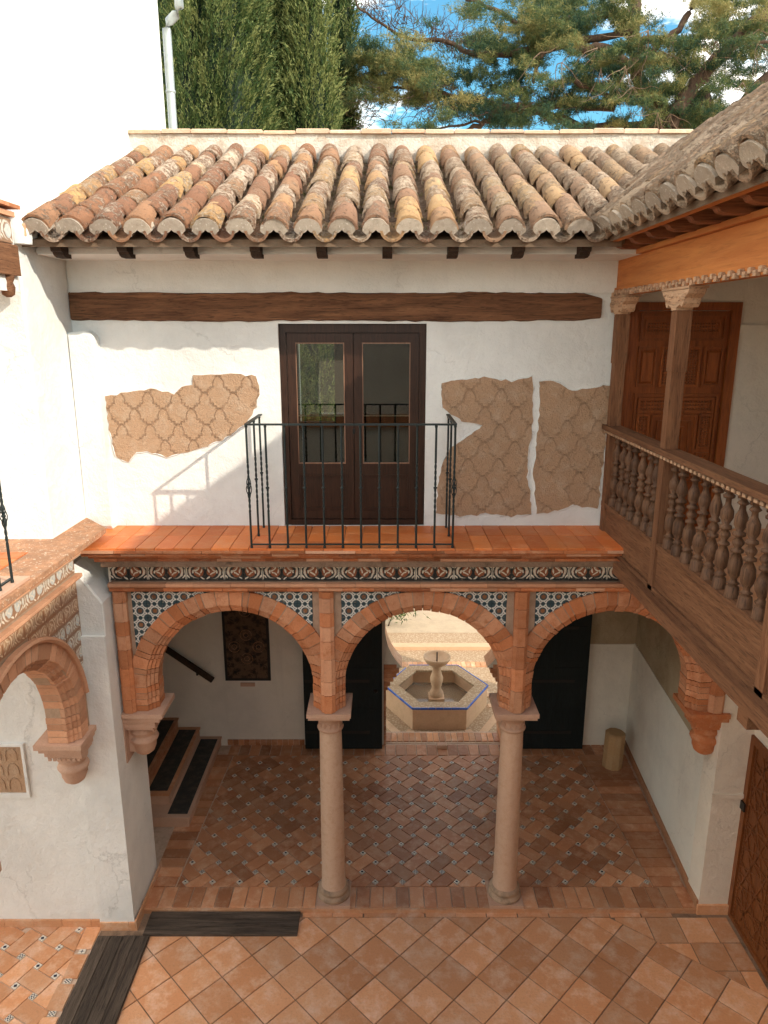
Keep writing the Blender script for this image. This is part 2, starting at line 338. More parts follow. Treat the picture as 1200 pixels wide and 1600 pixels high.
n = NM('dark_woven_hanging'); a = n.tex('Noise', 14, None, 6, .7, 1.5).outputs['Fac']; q = n.tex('Voronoi', 9).outputs['Distance']
M_tap = n.fin(n.ramp(n.ma('MULTIPLY', a, n.ma('ADD', q, .6)), [(.3,(.012,.016,.016)),(.45,(.05,.03,.02)),(.6,(.13,.08,.05))]), .9)
n = NM('pebble_paving'); q = n.tex('Voronoi', 24); q2 = n.tex('Noise', 1.5, None, 5).outputs['Fac']
n.bump(q.outputs['Distance'], -.9, .02)
M_pebble = n.fin(n.mix(n.step(q.outputs['Distance'], .25, .55), n.mix(q2, (.47,.34,.22), (.56,.44,.32)), (.38,.25,.15)), .9)
M_sand = terra('sandy_ground', (.54,.41,.28), (.47,.35,.24), (.42,.32,.23), 2.5, .6, .95, 0)
M_fount = terra('fountain_stone', (.68, .47, .31), (.62, .40, .25), (.50, .31, .19), 6, .6, .85, .1)
n = NM('pool_water'); n.b.inputs['Transmission Weight'].default_value = .9; n.b.inputs['IOR'].default_value = 1.33; n.bump(n.tex('Noise', 9).outputs['Fac'], .15, .01); M_water = n.fin((.75,.7,.6), .03)
def leaf_mat(name, stops):
    n = NM(name); a = n.n.new('ShaderNodeAttribute'); a.attribute_name = 'tone'
    col = n.ramp(a.outputs['Fac'], stops); n.b.inputs['Transmission Weight'].default_value = 0
    d = n.n.new('ShaderNodeBsdfTranslucent'); n.l(col, d.inputs[0]); m = n.n.new('ShaderNodeMixShader'); m.inputs[0].default_value = .3
    o = n.n['Material Output']; n.l(n.b.outputs[0], m.inputs[1]); n.l(d.outputs[0], m.inputs[2]); n.l(m.outputs[0], o.inputs[0]); return n.fin(col, .7)
M_cyp = leaf_mat('cypress_leaf', [(0,(.012,.028,.012)), (.45,(.055,.10,.026)), (.8,(.125,.165,.05)), (1,(.27,.29,.10))])
M_ced = leaf_mat('cedar_needle', [(0,(.015,.045,.03)), (.35,(.035,.085,.05)), (.65,(.12,.155,.05)), (1,(.34,.29,.11))])
M_weed = leaf_mat('weed_leaf', [(0,(.07,.08,.02)), (.5,(.16,.14,.05)), (1,(.32,.25,.12))])
M_bark = wood('bark', (.05,.03,.02), (.15,.09,.06), 'Z', .8, 1, .9, 0); M_root = wood('pale_twig', (.24,.15,.10), (.36,.25,.18), 'Z', 1, .4, .9, 0)

# ================================================================ the ground and floors
ground = MB()
ground.add([(-300,-300,-.16),(300,-300,-.16),(300,400,-.16),(-300,400,-.16)], [(0,1,2,3)]).build('ground', M_sand, kind='structure')
court = Box('courtyard_floor', M_gapdark, None, -6.5, 4.3, -9, .02, -.15, -.012, kind='structure')
GAP = .012
def lay(pieces, name, mat, parent, z0, z1, bev=.004, limit=300, key=None, tilt=.003):
    """each polygon a piece of its own; past the limit they go into one joined part"""
    if key: pieces = sorted(pieces, key=key)
    rest = MB()
    for i, p in enumerate(pieces):
        cx = sum(q[0] for q in p)/len(p); cy = sum(q[1] for q in p)/len(p)
        loc = [(q[0]-cx, q[1]-cy) for q in p]
        M = T((cx, cy, ju(tilt)*.6)) @ RX(ju(tilt)*3) @ RY(ju(tilt)*3)
        if i < limit: MB().prism(loc, z0, z1, bev).build(name, mat, parent, M=M)
        else: rest.prism(loc, z0, z1, bev, M)
    if rest.v: rest.build(name, mat, parent, kind='stuff')
def near(p): return sum(q[1] for q in p)/len(p)
def ccw(p):
    a = sum(p[i][0]*p[(i+1)%len(p)][1]-p[(i+1)%len(p)][0]*p[i][1] for i in range(len(p)))
    return p if a > 0 else p[::-1]
def region(poly, planes):
    for a, b, c in planes:
        poly = clip(poly, a, b, c)
        if len(poly) < 3: return None
    # drop duplicate points
    out = [p for i, p in enumerate(poly) if math.hypot(p[0]-poly[i-1][0], p[1]-poly[i-1][1]) > .002]
    return ccw(out) if len(out) > 2 and area(out) > .0006 else None
# diagonal clay squares
sd_ = .381; o0 = (.175, -.60); pcs = []
reg = [(0,1,-.075), (0,-1,3.3), (1,-.02,2.52), (-1,0,2.62)]
diag_edge = [(1, 1.0, 2.22+.15)]
for i in range(-12, 13):
    for j in range(-12, 13):
        cx = o0[0]+(i-j)*sd_*.7071; cy = o0[1]+(i+j)*sd_*.7071+.27
        h = sd_*.7071-GAP*.7
        p = region([(cx+h*1,cy),(cx,cy+h),(cx-h,cy),(cx,cy-h)], [(0,1,-.08),(0,-1,3.4),(-1,0,2.635),(.62,.785,1.56-.0)])
        if p: pcs.append(p)
# squares laid straight along the right-hand wall
for i in range(12):
    for j in range(10):
        x0 = 1.6+i*.36+.02*j; y0 = -.075-(j+1)*.36
        p = region([(x0+GAP/2,y0+GAP/2),(x0+.36-GAP/2,y0+GAP/2),(x0+.36-GAP/2,y0+.36-GAP/2),(x0+GAP/2,y0+.36-GAP/2)], [(0,1,-.08),(-.62,-.785,-1.572),(1,0,3.98)])
        if p: pcs.append(p)
for i in range(17):                                                    # a course of bricks along the step
    x0 = -2.75+i*.36+ju(.01)
    if x0 > -1.05 : pcs.append([(x0,-.072),(x0+.35,-.072),(x0+.35,.012),(x0,.012)])
lay(pcs, 'tile', M_ctile, court, -.035, 0, .004, key=lambda p: -near(p), tilt=.0025)

def weave(planes, ang, org, L=.285, Wd=.14):
    """bricks in single basket weave round small square insets"""
    h = (L+Wd)/2; s = (L-Wd)/2; ca, sa = math.cos(ang), math.sin(ang); br = []; ins = []
    tr_ = lambda x, y: (org[0]+ca*x-sa*y, org[1]+sa*x+ca*y)
    g = .0055
    for i in range(-40, 41):
        for j in range(-40, 41):
            cx, cy = i*h, j*h; w = tr_(cx, cy)
            if not (-7 < w[0] < 4.5 and -4 < w[1] < 4): continue
            a, b = (L/2, Wd/2) if (i+j) % 2 == 0 else (Wd/2, L/2)
            p = region([tr_(cx+dx*(a-g), cy+dy*(b-g)) for dx, dy in ((-1,-1),(1,-1),(1,1),(-1,1))], planes)
            if p: br.append(p)
            # the hole up-right of this brick
            hx, hy = cx+h/2, cy+h/2; q = s/2-.004
            full = [tr_(hx+dx*q, hy+dy*q) for dx, dy in ((-1,-1),(1,-1),(1,1),(-1,1))]
            if all(a_*x+b_*y <= c_ for a_, b_, c_ in planes for x, y in full): ins.append(full)
    return br, ins
def insets(ins, parent, z):
    mb = MB()
    for p in ins:
        k = random.choice((0,0,1,1,2,2))
        mb.add([(x,y,z-.02) for x,y in p]+[(x,y,z) for x,y in p], [(0,1,5,4),(1,2,6,5),(2,3,7,6),(3,0,4,7),(4,5,6,7)],
               uvs=[[(k+.01,.01)]*4]*4+[[(k+.001,0),(k+.999,0),(k+.999,1),(k+.001,1)]])
    mb.build('painted_inset', M_inset, parent, kind='stuff')

logf = Box('loggia_floor', M_gap, None, -6, 4.1, .0, 3.75, -.1, .034, kind='structure')
br, ins = weave([(0,-1,-.345), (0,1,3.12), (1,.07,3.30), (-1,.05,2.55)], R(45), (.06,.42), .297, .175)
lay(br, 'brick', M_lbrick, logf, 0, .05, .004, 300, near, .002); insets(ins, logf, .0535)
pcs = []; x = -2.84
while x < 3.72:                                                        # soldier course at the step
    w = random.uniform(.15,.185)
    for a, b in ((.075,.32),(-.03,-.03)):
        pass
    pcs.append([(x+.005,.018),(x+w-.005,.018),(x+w-.005,.338),(x+.005,.338)]); x += w
y = .345
while y < 3.1:
    pcs.append([(3.31-.07*y,y+.005),(3.64+.07*y,y+.005),(3.64+.07*y,y+.155),(3.31-.07*y,y+.155)]); pcs.append([(-2.86,y+.005),(-2.565+.05*y,y+.005),(-2.565+.05*y,y+.155),(-2.86,y+.155)]); y += .165
x = -2.5
while x < 3.6:
    pcs.append([(x+.005,3.13),(x+.16,3.13),(x+.16,3.42),(x+.005,3.42)]); x += .168
lay([ccw(p) for p in pcs], 'border_brick', M_lbrick, logf, 0, .05, .004, 300, near, .002)
Box('step_nosing', M_ctile, logf, -2.84, 3.7, -.012, .014, -.05, .046, bev=.004)

galf = Box('left_gallery_floor', M_gap, None, -7.5, -3.225, -6, -.19, -.1, -.008, kind='structure')
br, ins = weave([(0,1,-.215), (0,-1,2.6), (1,.05,-3.43), (-1,0,6)], R(63), (-3.9,-.8), .34, .20)
lay(br, 'brick', M_ctile, galf, -.04, .004, .004, 120, lambda p: -near(p), .002); insets(ins, galf, .0065)
pcs = []; ins = []; y = -.22
while y > -2.6:
    pcs.append(ccw([(-3.405-.05*y*0,y),(-3.235,y),(-3.235,y-.30),(-3.405,y-.30)]))
    c = (-3.32, y-.335); ins.append([(c[0]-.035,c[1]-.028),(c[0]+.035,c[1]-.028),(c[0]+.035,c[1]+.028),(c[0]-.035,c[1]+.028)]); y -= .37
lay(pcs, 'border_brick', M_ctile, galf, -.04, .004, .004, 120, near, .002); insets(ins, galf, .0065)

def planks(name, x0, x1, y0, y1, nn, along, label, mat):
    t = thing(name, ((x0+x1)/2, (y0+y1)/2, 0), label, 'wooden boards')
    for i in range(nn):
        if along == 'X': h = (y1-y0)/nn; a = (x0, x1+ju(.004), y0+i*h+.003, y0+(i+1)*h-.003)
        else: h = (x1-x0)/nn; a = (x0+i*h+.003, x0+(i+1)*h-.003, y0, y1+ju(.004))
        Box('plank', mat, t, *a, .002, .03+ju(.002), bev=.004)
planks('plank_cover', -2.72, -.98, -.355, -.02, 3, 'X', 'short dark blackened plank cover at the foot of the loggia step', M_mat)
planks('plank_cover', -3.215, -2.64, -2.5, -.365, 4, 'Y', 'long dark blackened plank strip running from the white pier towards the viewer', M_maty)

# ================================================================ arches
RIN = .845; ZC = 2.885; ROUT = RIN+.265; ZS = 2.60
PROF = [(RIN+.01,.14), (RIN+.01,.30), (ROUT,.30), (ROUT,0), (RIN+.10,0), (RIN+.092,.022), (RIN+.07,.03), (RIN+.062,.055), (RIN+.035,.06), (RIN+.028,.085), (RIN+.0,.10)]
def vous(a0, a1):
    mb = MB(); ms_ = []
    for a in (a0, (a0+a1)/2, a1):
        ca, sa = math.cos(a), math.sin(a)
        ms_.append(Matrix(((ca,0,0,0),(0,1,0,0),(sa,0,1,0),(0,0,0,1))))
    return mb.sweep([(r,y,0) for r,y in PROF], ms_)
def make_arch(parent, M, mat, name='arch', n=30):
    """brick ring on a mortar core; M places the arch's own x-z plane, front toward -y"""
    core = MB()
    sec = [(RIN+.014,.15,0),(RIN+.014,.296,0),(ROUT-.006,.296,0),(ROUT-.006,.008,0),(RIN+.108,.008,0)]
    ms_ = [M @ Matrix(((1,0,0,0),(0,1,0,0),(0,0,1,ZS+.02),(0,0,0,1)))]
    for k in range(25):
        a = math.pi*k/24; ms_.append(M @ Matrix(((math.cos(a),0,0,0),(0,1,0,0),(math.sin(a),0,1,ZC),(0,0,0,1))))
    ms_.append(M @ Matrix(((-1,0,0,0),(0,1,0,0),(0,0,1,ZS+.02),(0,0,0,1))))
    core.sweep(sec, ms_); c = core.build(name, M_mortar, parent)
    k = 0; a = 0
    ang = []
    while a < math.pi-.03:
        w = math.pi/n*random.choice((.6,1,1,1.15,1.3)); b = min(math.pi, a+w)
        if math.pi-b < .05: b = math.pi
        ang.append((a, b)); a = b
    for a, b in ang:
        g = .0055
        me = vous(-(b-a)/2+g, (b-a)/2-g).mesh('voussoir', mat)
        k = 1+ju(.006)
        inst('voussoir', me, M @ T((0,ju(.007),ZC)) @ Matrix.Rotation(-(a+b)/2, 4, 'Y') @ Matrix.Diagonal((k,1,1,1)), c)
    # stilted courses below
    zz = ZS; hs = (ZC-ZS)/4
    for i in range(4):
        for sgn in (1,-1):
            mb = MB(); sec2 = [(r*sgn,y,0) for r,y in PROF]
            if sgn < 0: sec2 = sec2[::-1]
            mb.sweep(sec2, [T((0,0,zz+i*hs+.004)), T((0,0,zz+(i+1)*hs-.004))])
            mb.build('voussoir', mat, c, M=M @ T((ju(.003),ju(.003),0)))
    return c

# ================================================================ the arcade building
arc = thing('arcade_building', (.4,.2,0), 'white two-storey house with three brick arches on columns below a clay tile roof', 'house')
CEN = [-1.62, .42, 2.46]
for c in CEN: make_arch(arc, T((c, .03, 0)), M_arch)
# wall behind the arches and above them
def arch_wall(mb, cx, x0, x1, z1, y, back=False, r=RIN+.12, M=None):
    N = 24; top = []; low = []
    for k in range(N+1):
        a = math.pi*(1-k/N); low.append((cx+r*math.cos(a), ZC+r*math.sin(a)))
    pts = [(x0, ZS), (x0, z1)]
    for k in range(N):
        (xa, za), (xb, zb) = low[k], low[k+1]
        xa_, xb_ = max(x0,xa), min(x1,xb)
        vs = [(xa,y,za),(xb,y,zb),(xb,y,z1),(xa,y,z1)]; mb.add(vs, [(0,1,2,3) if not back else (3,2,1,0)], M)
    for xa, xb in ((x0, cx-r), (cx+r, x1)):
        if xb-xa > .002: mb.add([(xa,y,ZS),(xb,y,ZS),(xb,y,z1),(xa,y,z1)], [(0,1,2,3) if not back else (3,2,1,0)], M)
mb = MB()
edges = [-2.75, -.60, 1.44, 3.6]
for i, c in enumerate(CEN): arch_wall(mb, c, edges[i], edges[i+1], 4.09, .06)
sp = mb.build('spandrel', M_mortar, arc)
mb = MB()
for i, c in enumerate(CEN): arch_wall(mb, c, edges[i], edges[i+1], 4.09, .325, True)
mb.box(-2.86, 3.9, .05, .33, 4.09, 4.49)
mb.build('arcade_wall', M_inner, arc)
ts = .158; tm = {}
me_lace = MB().add([(-ts/2,0,-ts/2),(ts/2,0,-ts/2),(ts/2,0,ts/2),(-ts/2,0,ts/2),(-ts/2+.003,-.006,-ts/2+.003),(ts/2-.003,-.006,-ts/2+.003),(ts/2-.003,-.006,ts/2-.003),(-ts/2+.003,-.006,ts/2-.003)],
    [(4,5,6,7),(0,1,5,4),(1,2,6,5),(2,3,7,6),(3,0,4,7)], uvs=[[(0,0),(1,0),(1,1),(0,1)]]+[[(0,0)]*4]*4).mesh('glazed_tile', M_lace)
for i, c in enumerate(CEN):
    for u_ in range(-8, 9):
        for v_ in range(14):
            x = c+(u_+.0)*ts; z = 4.00-ts/2-v_*ts
            if not edges[i]+ts/2-.005 < x < edges[i+1]-ts/2+.005: continue
            near_r = math.hypot(x-c, z-ZC) if z > ZC else abs(x-c)
            if near_r > RIN+.165 and z > 3.0: inst('glazed_tile', me_lace, T((x+ju(.001), .057, z)), sp)
# vertical brick strips between the arches (label frame)
for x, w in ((-2.755,.14), (-.60,.15), (1.44,.15), (3.60,.16)):
    st = Box('pilaster_strip', M_mortar, arc, x-w/2+.008, x+w/2-.008, -.002, .058, 2.61, 4.0)
    z = 2.605
    while z < 3.99:
        h = random.choice((.16,.21,.26)); z1 = min(z+h, 4.0)
        if 4.0-z1 < .06: z1 = 4.0
        MB().prism([(x-w/2,-.0),(x-w*.28,-.018),(x-w*.28,-.032),(x+w*.28,-.032),(x+w*.28,-.018),(x+w/2,0),(x+w/2,.05),(x-w/2,.05)], z+.003, z1-.003, .003).build('brick', random.choice((M_arch,M_arch,M_archpale)), st, M=T((ju(.002),ju(.002),0))); z = z1
def course(parent, x0, x1, yb, yf, z0, z1, lmin=.22, lmax=.42, mat=None, axis='X', slope=0):
    x = x0
    while x < x1-.01:
        w = random.uniform(lmin, lmax); xe = min(x1, x+w)
        if x1-xe < .08: xe = x1
        m = mat or (M_corn if random.random() < .8 else M_archpale); d = ju(.003)
        if axis == 'X':  # front toward -y
            sec = [(yf+slope+d, z0+.002), (yf+d, z0+.5*(z0+z1)*0+ (z1-z0)*.35), (yf+d, z1-.002), (yb, z1-.002), (yb, z0+.002)]
            sec = [(yf+slope+d, z0+.002), (yf+d, z0+(z1-z0)*.4), (yf+d, z1-.003), (yb, z1-.003), (yb, z0+.002)]
            mb = MB(); vs = [(xx, a, b) for xx in (x+.002, xe-.002) for a, b in sec]; n_ = 5
            mb.add(vs, [(0,1,2,3,4)[::-1], (5,6,7,8,9)]+[(i,(i+1)%5,5+(i+1)%5,5+i) for i in range(5)])
        else:            # front toward +x, yf is the larger x
            sec = [(yf-slope+d, z0+.002), (yf+d, z0+(z1-z0)*.4), (yf+d, z1-.003), (yb, z1-.003), (yb, z0+.002)]
            mb = MB(); vs = [(a, xx, b) for xx in (x+.002, xe-.002) for a, b in sec]
            mb.add(vs, [(0,1,2,3,4), (5,6,7,8,9)[::-1]]+[(5+i,5+(i+1)%5,(i+1)%5,i) for i in range(5)])
        mb.build('brick', m, parent); x = xe
# band under the frieze, frieze, cornice
bd = Box('brick_band', M_mortar, arc, -2.83, 3.68, .0, .05, 4.0, 4.10)
course(bd, -2.84, 3.69, .0, -.035, 4.0, 4.05, slope=.02); course(bd, -2.84, 3.69, .0, -.06, 4.05, 4.105, slope=.02, mat=M_archpale)
frz = Box('tile_frieze', M_mortar, arc, -2.84, 3.69, .035, .05, 4.105, 4.305)
fs_ = .198
def flat_tile(s, mat, flip, sy=None):
    sy = sy or s; a, b = ((1,0) if flip else (0,1)); e = .003
    return MB().add([(-s/2,0,-sy/2),(s/2,0,-sy/2),(s/2,0,sy/2),(-s/2,0,sy/2),(-s/2+e,-.007,-sy/2+e),(s/2-e,-.007,-sy/2+e),(s/2-e,-.007,sy/2-e),(-s/2+e,-.007,sy/2-e)],
        [(4,5,6,7),(0,1,5,4),(1,2,6,5),(2,3,7,6),(3,0,4,7)], uvs=[[(a,0),(b,0),(b,1),(a,1)]]+[[(0,0)]*4]*4).mesh('glazed_tile', mat)
fm = [flat_tile(fs_, M_scroll, k) for k in (0,1)]
for i in range(34): inst('glazed_tile', fm[i%2], T((-2.84+fs_*(i+.5), .033+ju(.001), 4.206)), frz)
cn = Box('cornice', M_gapdark, arc, -2.86, 2.9, -.12, .05, 4.305, 4.49)  # dark core: shadow lines between the courses put into its colour
course(cn, -2.88, 3.0, -.0, -.06, 4.305, 4.355, slope=.03); course(cn, -2.92, 3.0, -.05, -.13, 4.355, 4.40, slope=.02); course(cn, -2.96, 2.75, -.08, -.17, 4.40, 4.44, slope=.03)
course(cn, -3.0, 2.45, -.1, -.235, 4.44, 4.482, slope=.05); course(cn, -3.03, 2.42, -.1, -.27, 4.492, 4.525, .3, .5)
led = Box('ledge', M_gap, arc, -3.2, 2.42, -.1, .62, 4.48, 4.522)
# orange glazed ledge tiles
x = -3.0
while x < 2.38:
    w = .185; x1 = min(x+w, 2.38); inb = -1.32 < x < .72
    for y0, y1 in (((-.255,.2),(.205,.6)) if not inb else ((-.262,.0),(.005,.3),(.305,.6))):
        MB().prism([(x+.003,y0),(x1-.003,y0),(x1-.003,y1),(x+.003,y1)], 4.515, 4.541 + (.004 if not inb else 0), .003).build('tile', M_orange, led)
    x = x1
# columns
M_base = terra('stained_base_stone', (.50,.34,.23), (.44,.29,.19), (.17,.12,.08), 8, .9, .85, .1, blot=.8)
def column(x, y):
    mb = MB(); mb.box(x-.2,x+.2,y-.2,y+.2,.046,.085)
    col = mb.build('column_plinth', M_stone, arc)
    b = MB().lathe([(.185,.085),(.195,.10),(.195,.125),(.18,.14),(.165,.15),(.165,.165),(.175,.175),(.178,.20),(.165,.215),(.15,.23)], (x,y,0), 28).build('column_base', M_base, arc)
    MB().lathe([(.148,.232),(.142,.26),(.138,.5),(.136,1.0),(.132,1.6),(.124,2.25),(.122,2.30)], (x,y,0), 32).build('column_shaft', M_col, arc)
    mb = MB().lathe([(.122,2.30),(.14,2.305),(.148,2.325),(.14,2.345),(.124,2.35),(.124,2.41),(.13,2.43),(.15,2.45),(.175,2.49),(.20,2.52)], (x,y,0), 28)
    mb.box(x-.225,x+.225,y-.225,y+.225,2.52,2.55); mb.box(x-.24,x+.24,y-.24,y+.24,2.553,2.60)
    for k in range(14):
        a = 2*math.pi*k/14; mb.box(-.008,.008,.118,.134,2.355,2.405, M=T((x,y,0))@RZ(a))
    mb.build('column_capital', M_stone, arc)
column(-.60, .2); column(1.44, .2)
def corbel(parent, M, mat, name='corbel'):
    """impost block over a half-round turned drop; wall at y=0, projects toward -y"""
    mb = MB()
    mb.box(-.24,.24,-.44,.0,2.545,2.60,M); mb.box(-.215,.215,-.40,.0,2.49,2.545,M); mb.box(-.19,.19,-.34,0,2.41,2.49,M); mb.box(-.175,.175,-.31,0,2.375,2.41,M)
    for k in range(7): mb.box(-.17+k*.05,-.14+k*.05,-.315,-.3,2.345,2.375,M)
    mb.lathe([(.02,1.99),(.07,2.0),(.105,2.03),(.115,2.06),(.125,2.08),(.13,2.14),(.15,2.17),(.16,2.195),(.15,2.22),(.128,2.235),(.128,2.26),(.15,2.285),(.155,2.31),(.14,2.345),(.14,2.38)], (0,-.14,0), 20, M)
    mb.box(-.1,.1,-.14,0,2.06,2.34,M)
    return mb.build(name, mat, parent)
corbel(arc, T((-2.84,.2,0)) @ RZ(R(90)), M_stone); corbel(arc, T((3.75,.2,0)) @ RZ(R(-90)), M_corn)
Box('corbel_plate', M_stone, arc, -2.862, -2.835, .0, .42, 1.98, 2.6)
# lower interior
YB = 3.42
bw = MB()
bw.box(-6,-.0,YB,YB+.4,-.1,4.05); bw.box(1.93,5,YB,YB+.4,-.1,4.05)
N_ = 16
for sgn in (1,-1):      # horseshoe-arched doorway to the garden
    for k in range(N_):
        a0 = -R(45)+(R(135))*k/N_; a1 = -R(45)+R(135)*(k+1)/N_; r_ = .95
        x0, z0, x1, z1 = r_*math.cos(a0), r_*math.sin(a0), r_*math.cos(a1), r_*math.sin(a1)
        vs = [(.965+sgn*xx, yy, 2.1+zz) for yy in (YB,YB+.4) for xx, zz in ((x0,z0),(x1,z1),(.965,z1),(.965,z0))]
        if sgn > 0: f_ = [(0,3,2,1),(4,5,6,7),(0,1,5,4)]
        else: f_ = [(0,1,2,3),(7,6,5,4),(4,5,1,0)]
        bw.add(vs, f_[:2]); bw.add(vs, f_[2:], None, 1)
bw.box(.0,1.93,YB,YB+.4,3.05,4.05)
rear = bw.build('loggia_back_wall', [M_inner, M_lbrick], arc)
for sgn in (1,-1):
    X = lambda v: .965-sgn*(.965-v)
    for k in range(11):
        z = .055+k*.089; a, b = X(-.004), X(.03+.004*(k%2)); Box('jamb_brick', M_lbrick, rear, min(a,b), max(a,b), YB-.01, YB+.41, z, z+.082)
    for k, w in enumerate((.06,.1,.15,.2,.24,.2)):
        z = 1.04+k*.075; a, b = X(-.004), X(w); Box('jamb_brick', M_lbrick, rear, min(a,b), max(a,b), YB-.015, YB+.415, z, z+.068)
mb = MB()
mb.box(-6,5.2,.335,YB,4.05,4.2); mb.build('loggia_ceiling', M_dark, arc)
for k in range(11): Box('ceiling_beam', M_dark, arc, -2.6+k*.62, -2.48+k*.62, .34, YB-.005, 3.9, 4.048)
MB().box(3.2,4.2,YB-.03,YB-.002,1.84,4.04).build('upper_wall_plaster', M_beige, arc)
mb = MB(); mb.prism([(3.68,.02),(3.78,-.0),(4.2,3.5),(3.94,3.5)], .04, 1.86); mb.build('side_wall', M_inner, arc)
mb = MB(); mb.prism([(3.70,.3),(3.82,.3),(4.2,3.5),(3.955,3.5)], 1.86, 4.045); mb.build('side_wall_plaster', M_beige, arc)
Box('wall_moulding', M_inner, arc, 3.2, 3.94, YB-.045, YB-.031, 1.80, 1.85)
mb = MB(); mb.prism([(3.655,.0),(3.68,.0),(3.93,3.4),(3.905,3.4)], .05, .16, .004); mb.build('skirting', M_lbrick, arc)
for k in range(14): Box('skirting_tile', M_lbrick, arc, -2.55+k*.3*0.3, -2.55+k*.3*.3+.085, YB-.02, YB-.002, .05, .15) if k < 14 else None
Box('loggia_left_wall', M_inner, arc, -6.1, -5.6, .7, YB, 0, 4.05)
# white pier at the left
pier = MB(); pier.prism([(-5,0),(-2.85,0),(-2.85,3.95),(-3.12,4.34),(-5,4.34)], -.62, .2, .012, XZ)
pier.build('pier', M_white, arc)
MB().box(-2.874,-2.851,.0,.62,.0,2.0).box(-2.874,-2.846,.43,.7,2.0,4.0).build('pier_return', M_white, arc)
sk = MB()
for x0, x1, y in ((-5,-3.235,-.222),(-3.235,-2.83,-.26)):
    x = x0
    while x < x1-.02:
        xe = min(x+.33, x1); MB().box(x+.002,xe-.002,y,-.19,-.02,.095,bev=.004).build('skirting_tile', M_ctile, arc); x = xe
Box('pier_step', M_white, arc, -3.235, -2.845, -.24, -.203, .09, 3.6, bev=.006)
for k in range(3): Box('skirting_tile', M_ctile, arc, -2.83, -2.812, -.26+k*.32, -.26+k*.32+.315, -.02, .12)
# upper wall with the french window
uw = MB(); YW = .6
uw.box(-3.5,-1.09,YW,YW+.35,4.5,7.5); uw.box(.44,5.2,YW,YW+.35,4.5,7.5); uw.box(-1.09,.44,YW,YW+.35,6.69,7.5); uw.box(-1.09,.44,YW,YW+.35,4.4,4.535)
uwo = uw.build('upper_wall', M_white, arc)
# pilaster with a rounded shoulder at the left
mb = MB(); poly = [(-3.2,4.54),(-2.93,4.54)]+[(-3.03+.10*math.cos(R(a)), 6.52+.10*math.sin(R(a))) for a in range(0,91,15)]+[(-3.2,6.60)]
mb.prism(poly, -.6, -.44, .03, XZ); mb.build('wall_pilaster', M_white, arc)
MB().box(-3.18,2.36,YW-.02,YW,6.99,7.36,bev=.004).build('upper_wall_band', M_white, arc)
# timber lintel, rough hewn
mb = MB(); NB = 60; secs = []
for k in range(NB+1):
    x = -3.19+(2.21+3.19)*k/NB; e = min(1, (NB-k)/2.5) if k > NB-3 else 1
    t1 = 6.998+.006*math.sin(k*.31)+ju(.008)-(1-e)*.05; t0 = 6.715+.005*math.sin(k*.23+1)+ju(.007)+(1-e)*.02; f_ = YW-.04+ju(.004)
    secs.append([(x,YW-.001,t0),(x,f_,t0+.012),(x,f_-.006,(t0*2+t1)/3),(x,f_,(t0+2*t1)/3),(x,f_,t1-.012),(x,YW-.001,t1)])
vs = [p for s_ in secs for p in s_]; fs2 = [(i*6+j,(i+1)*6+j,(i+1)*6+j+1,i*6+j+1) for i in range(NB) for j in range(5)]+[(5,4,3,2,1,0),tuple(NB*6+j for j in range(6))]
mb.add(vs, [f[::-1] if len(f)==4 else f for f in fs2]); mb.build('timber_lintel', M_beam, arc)
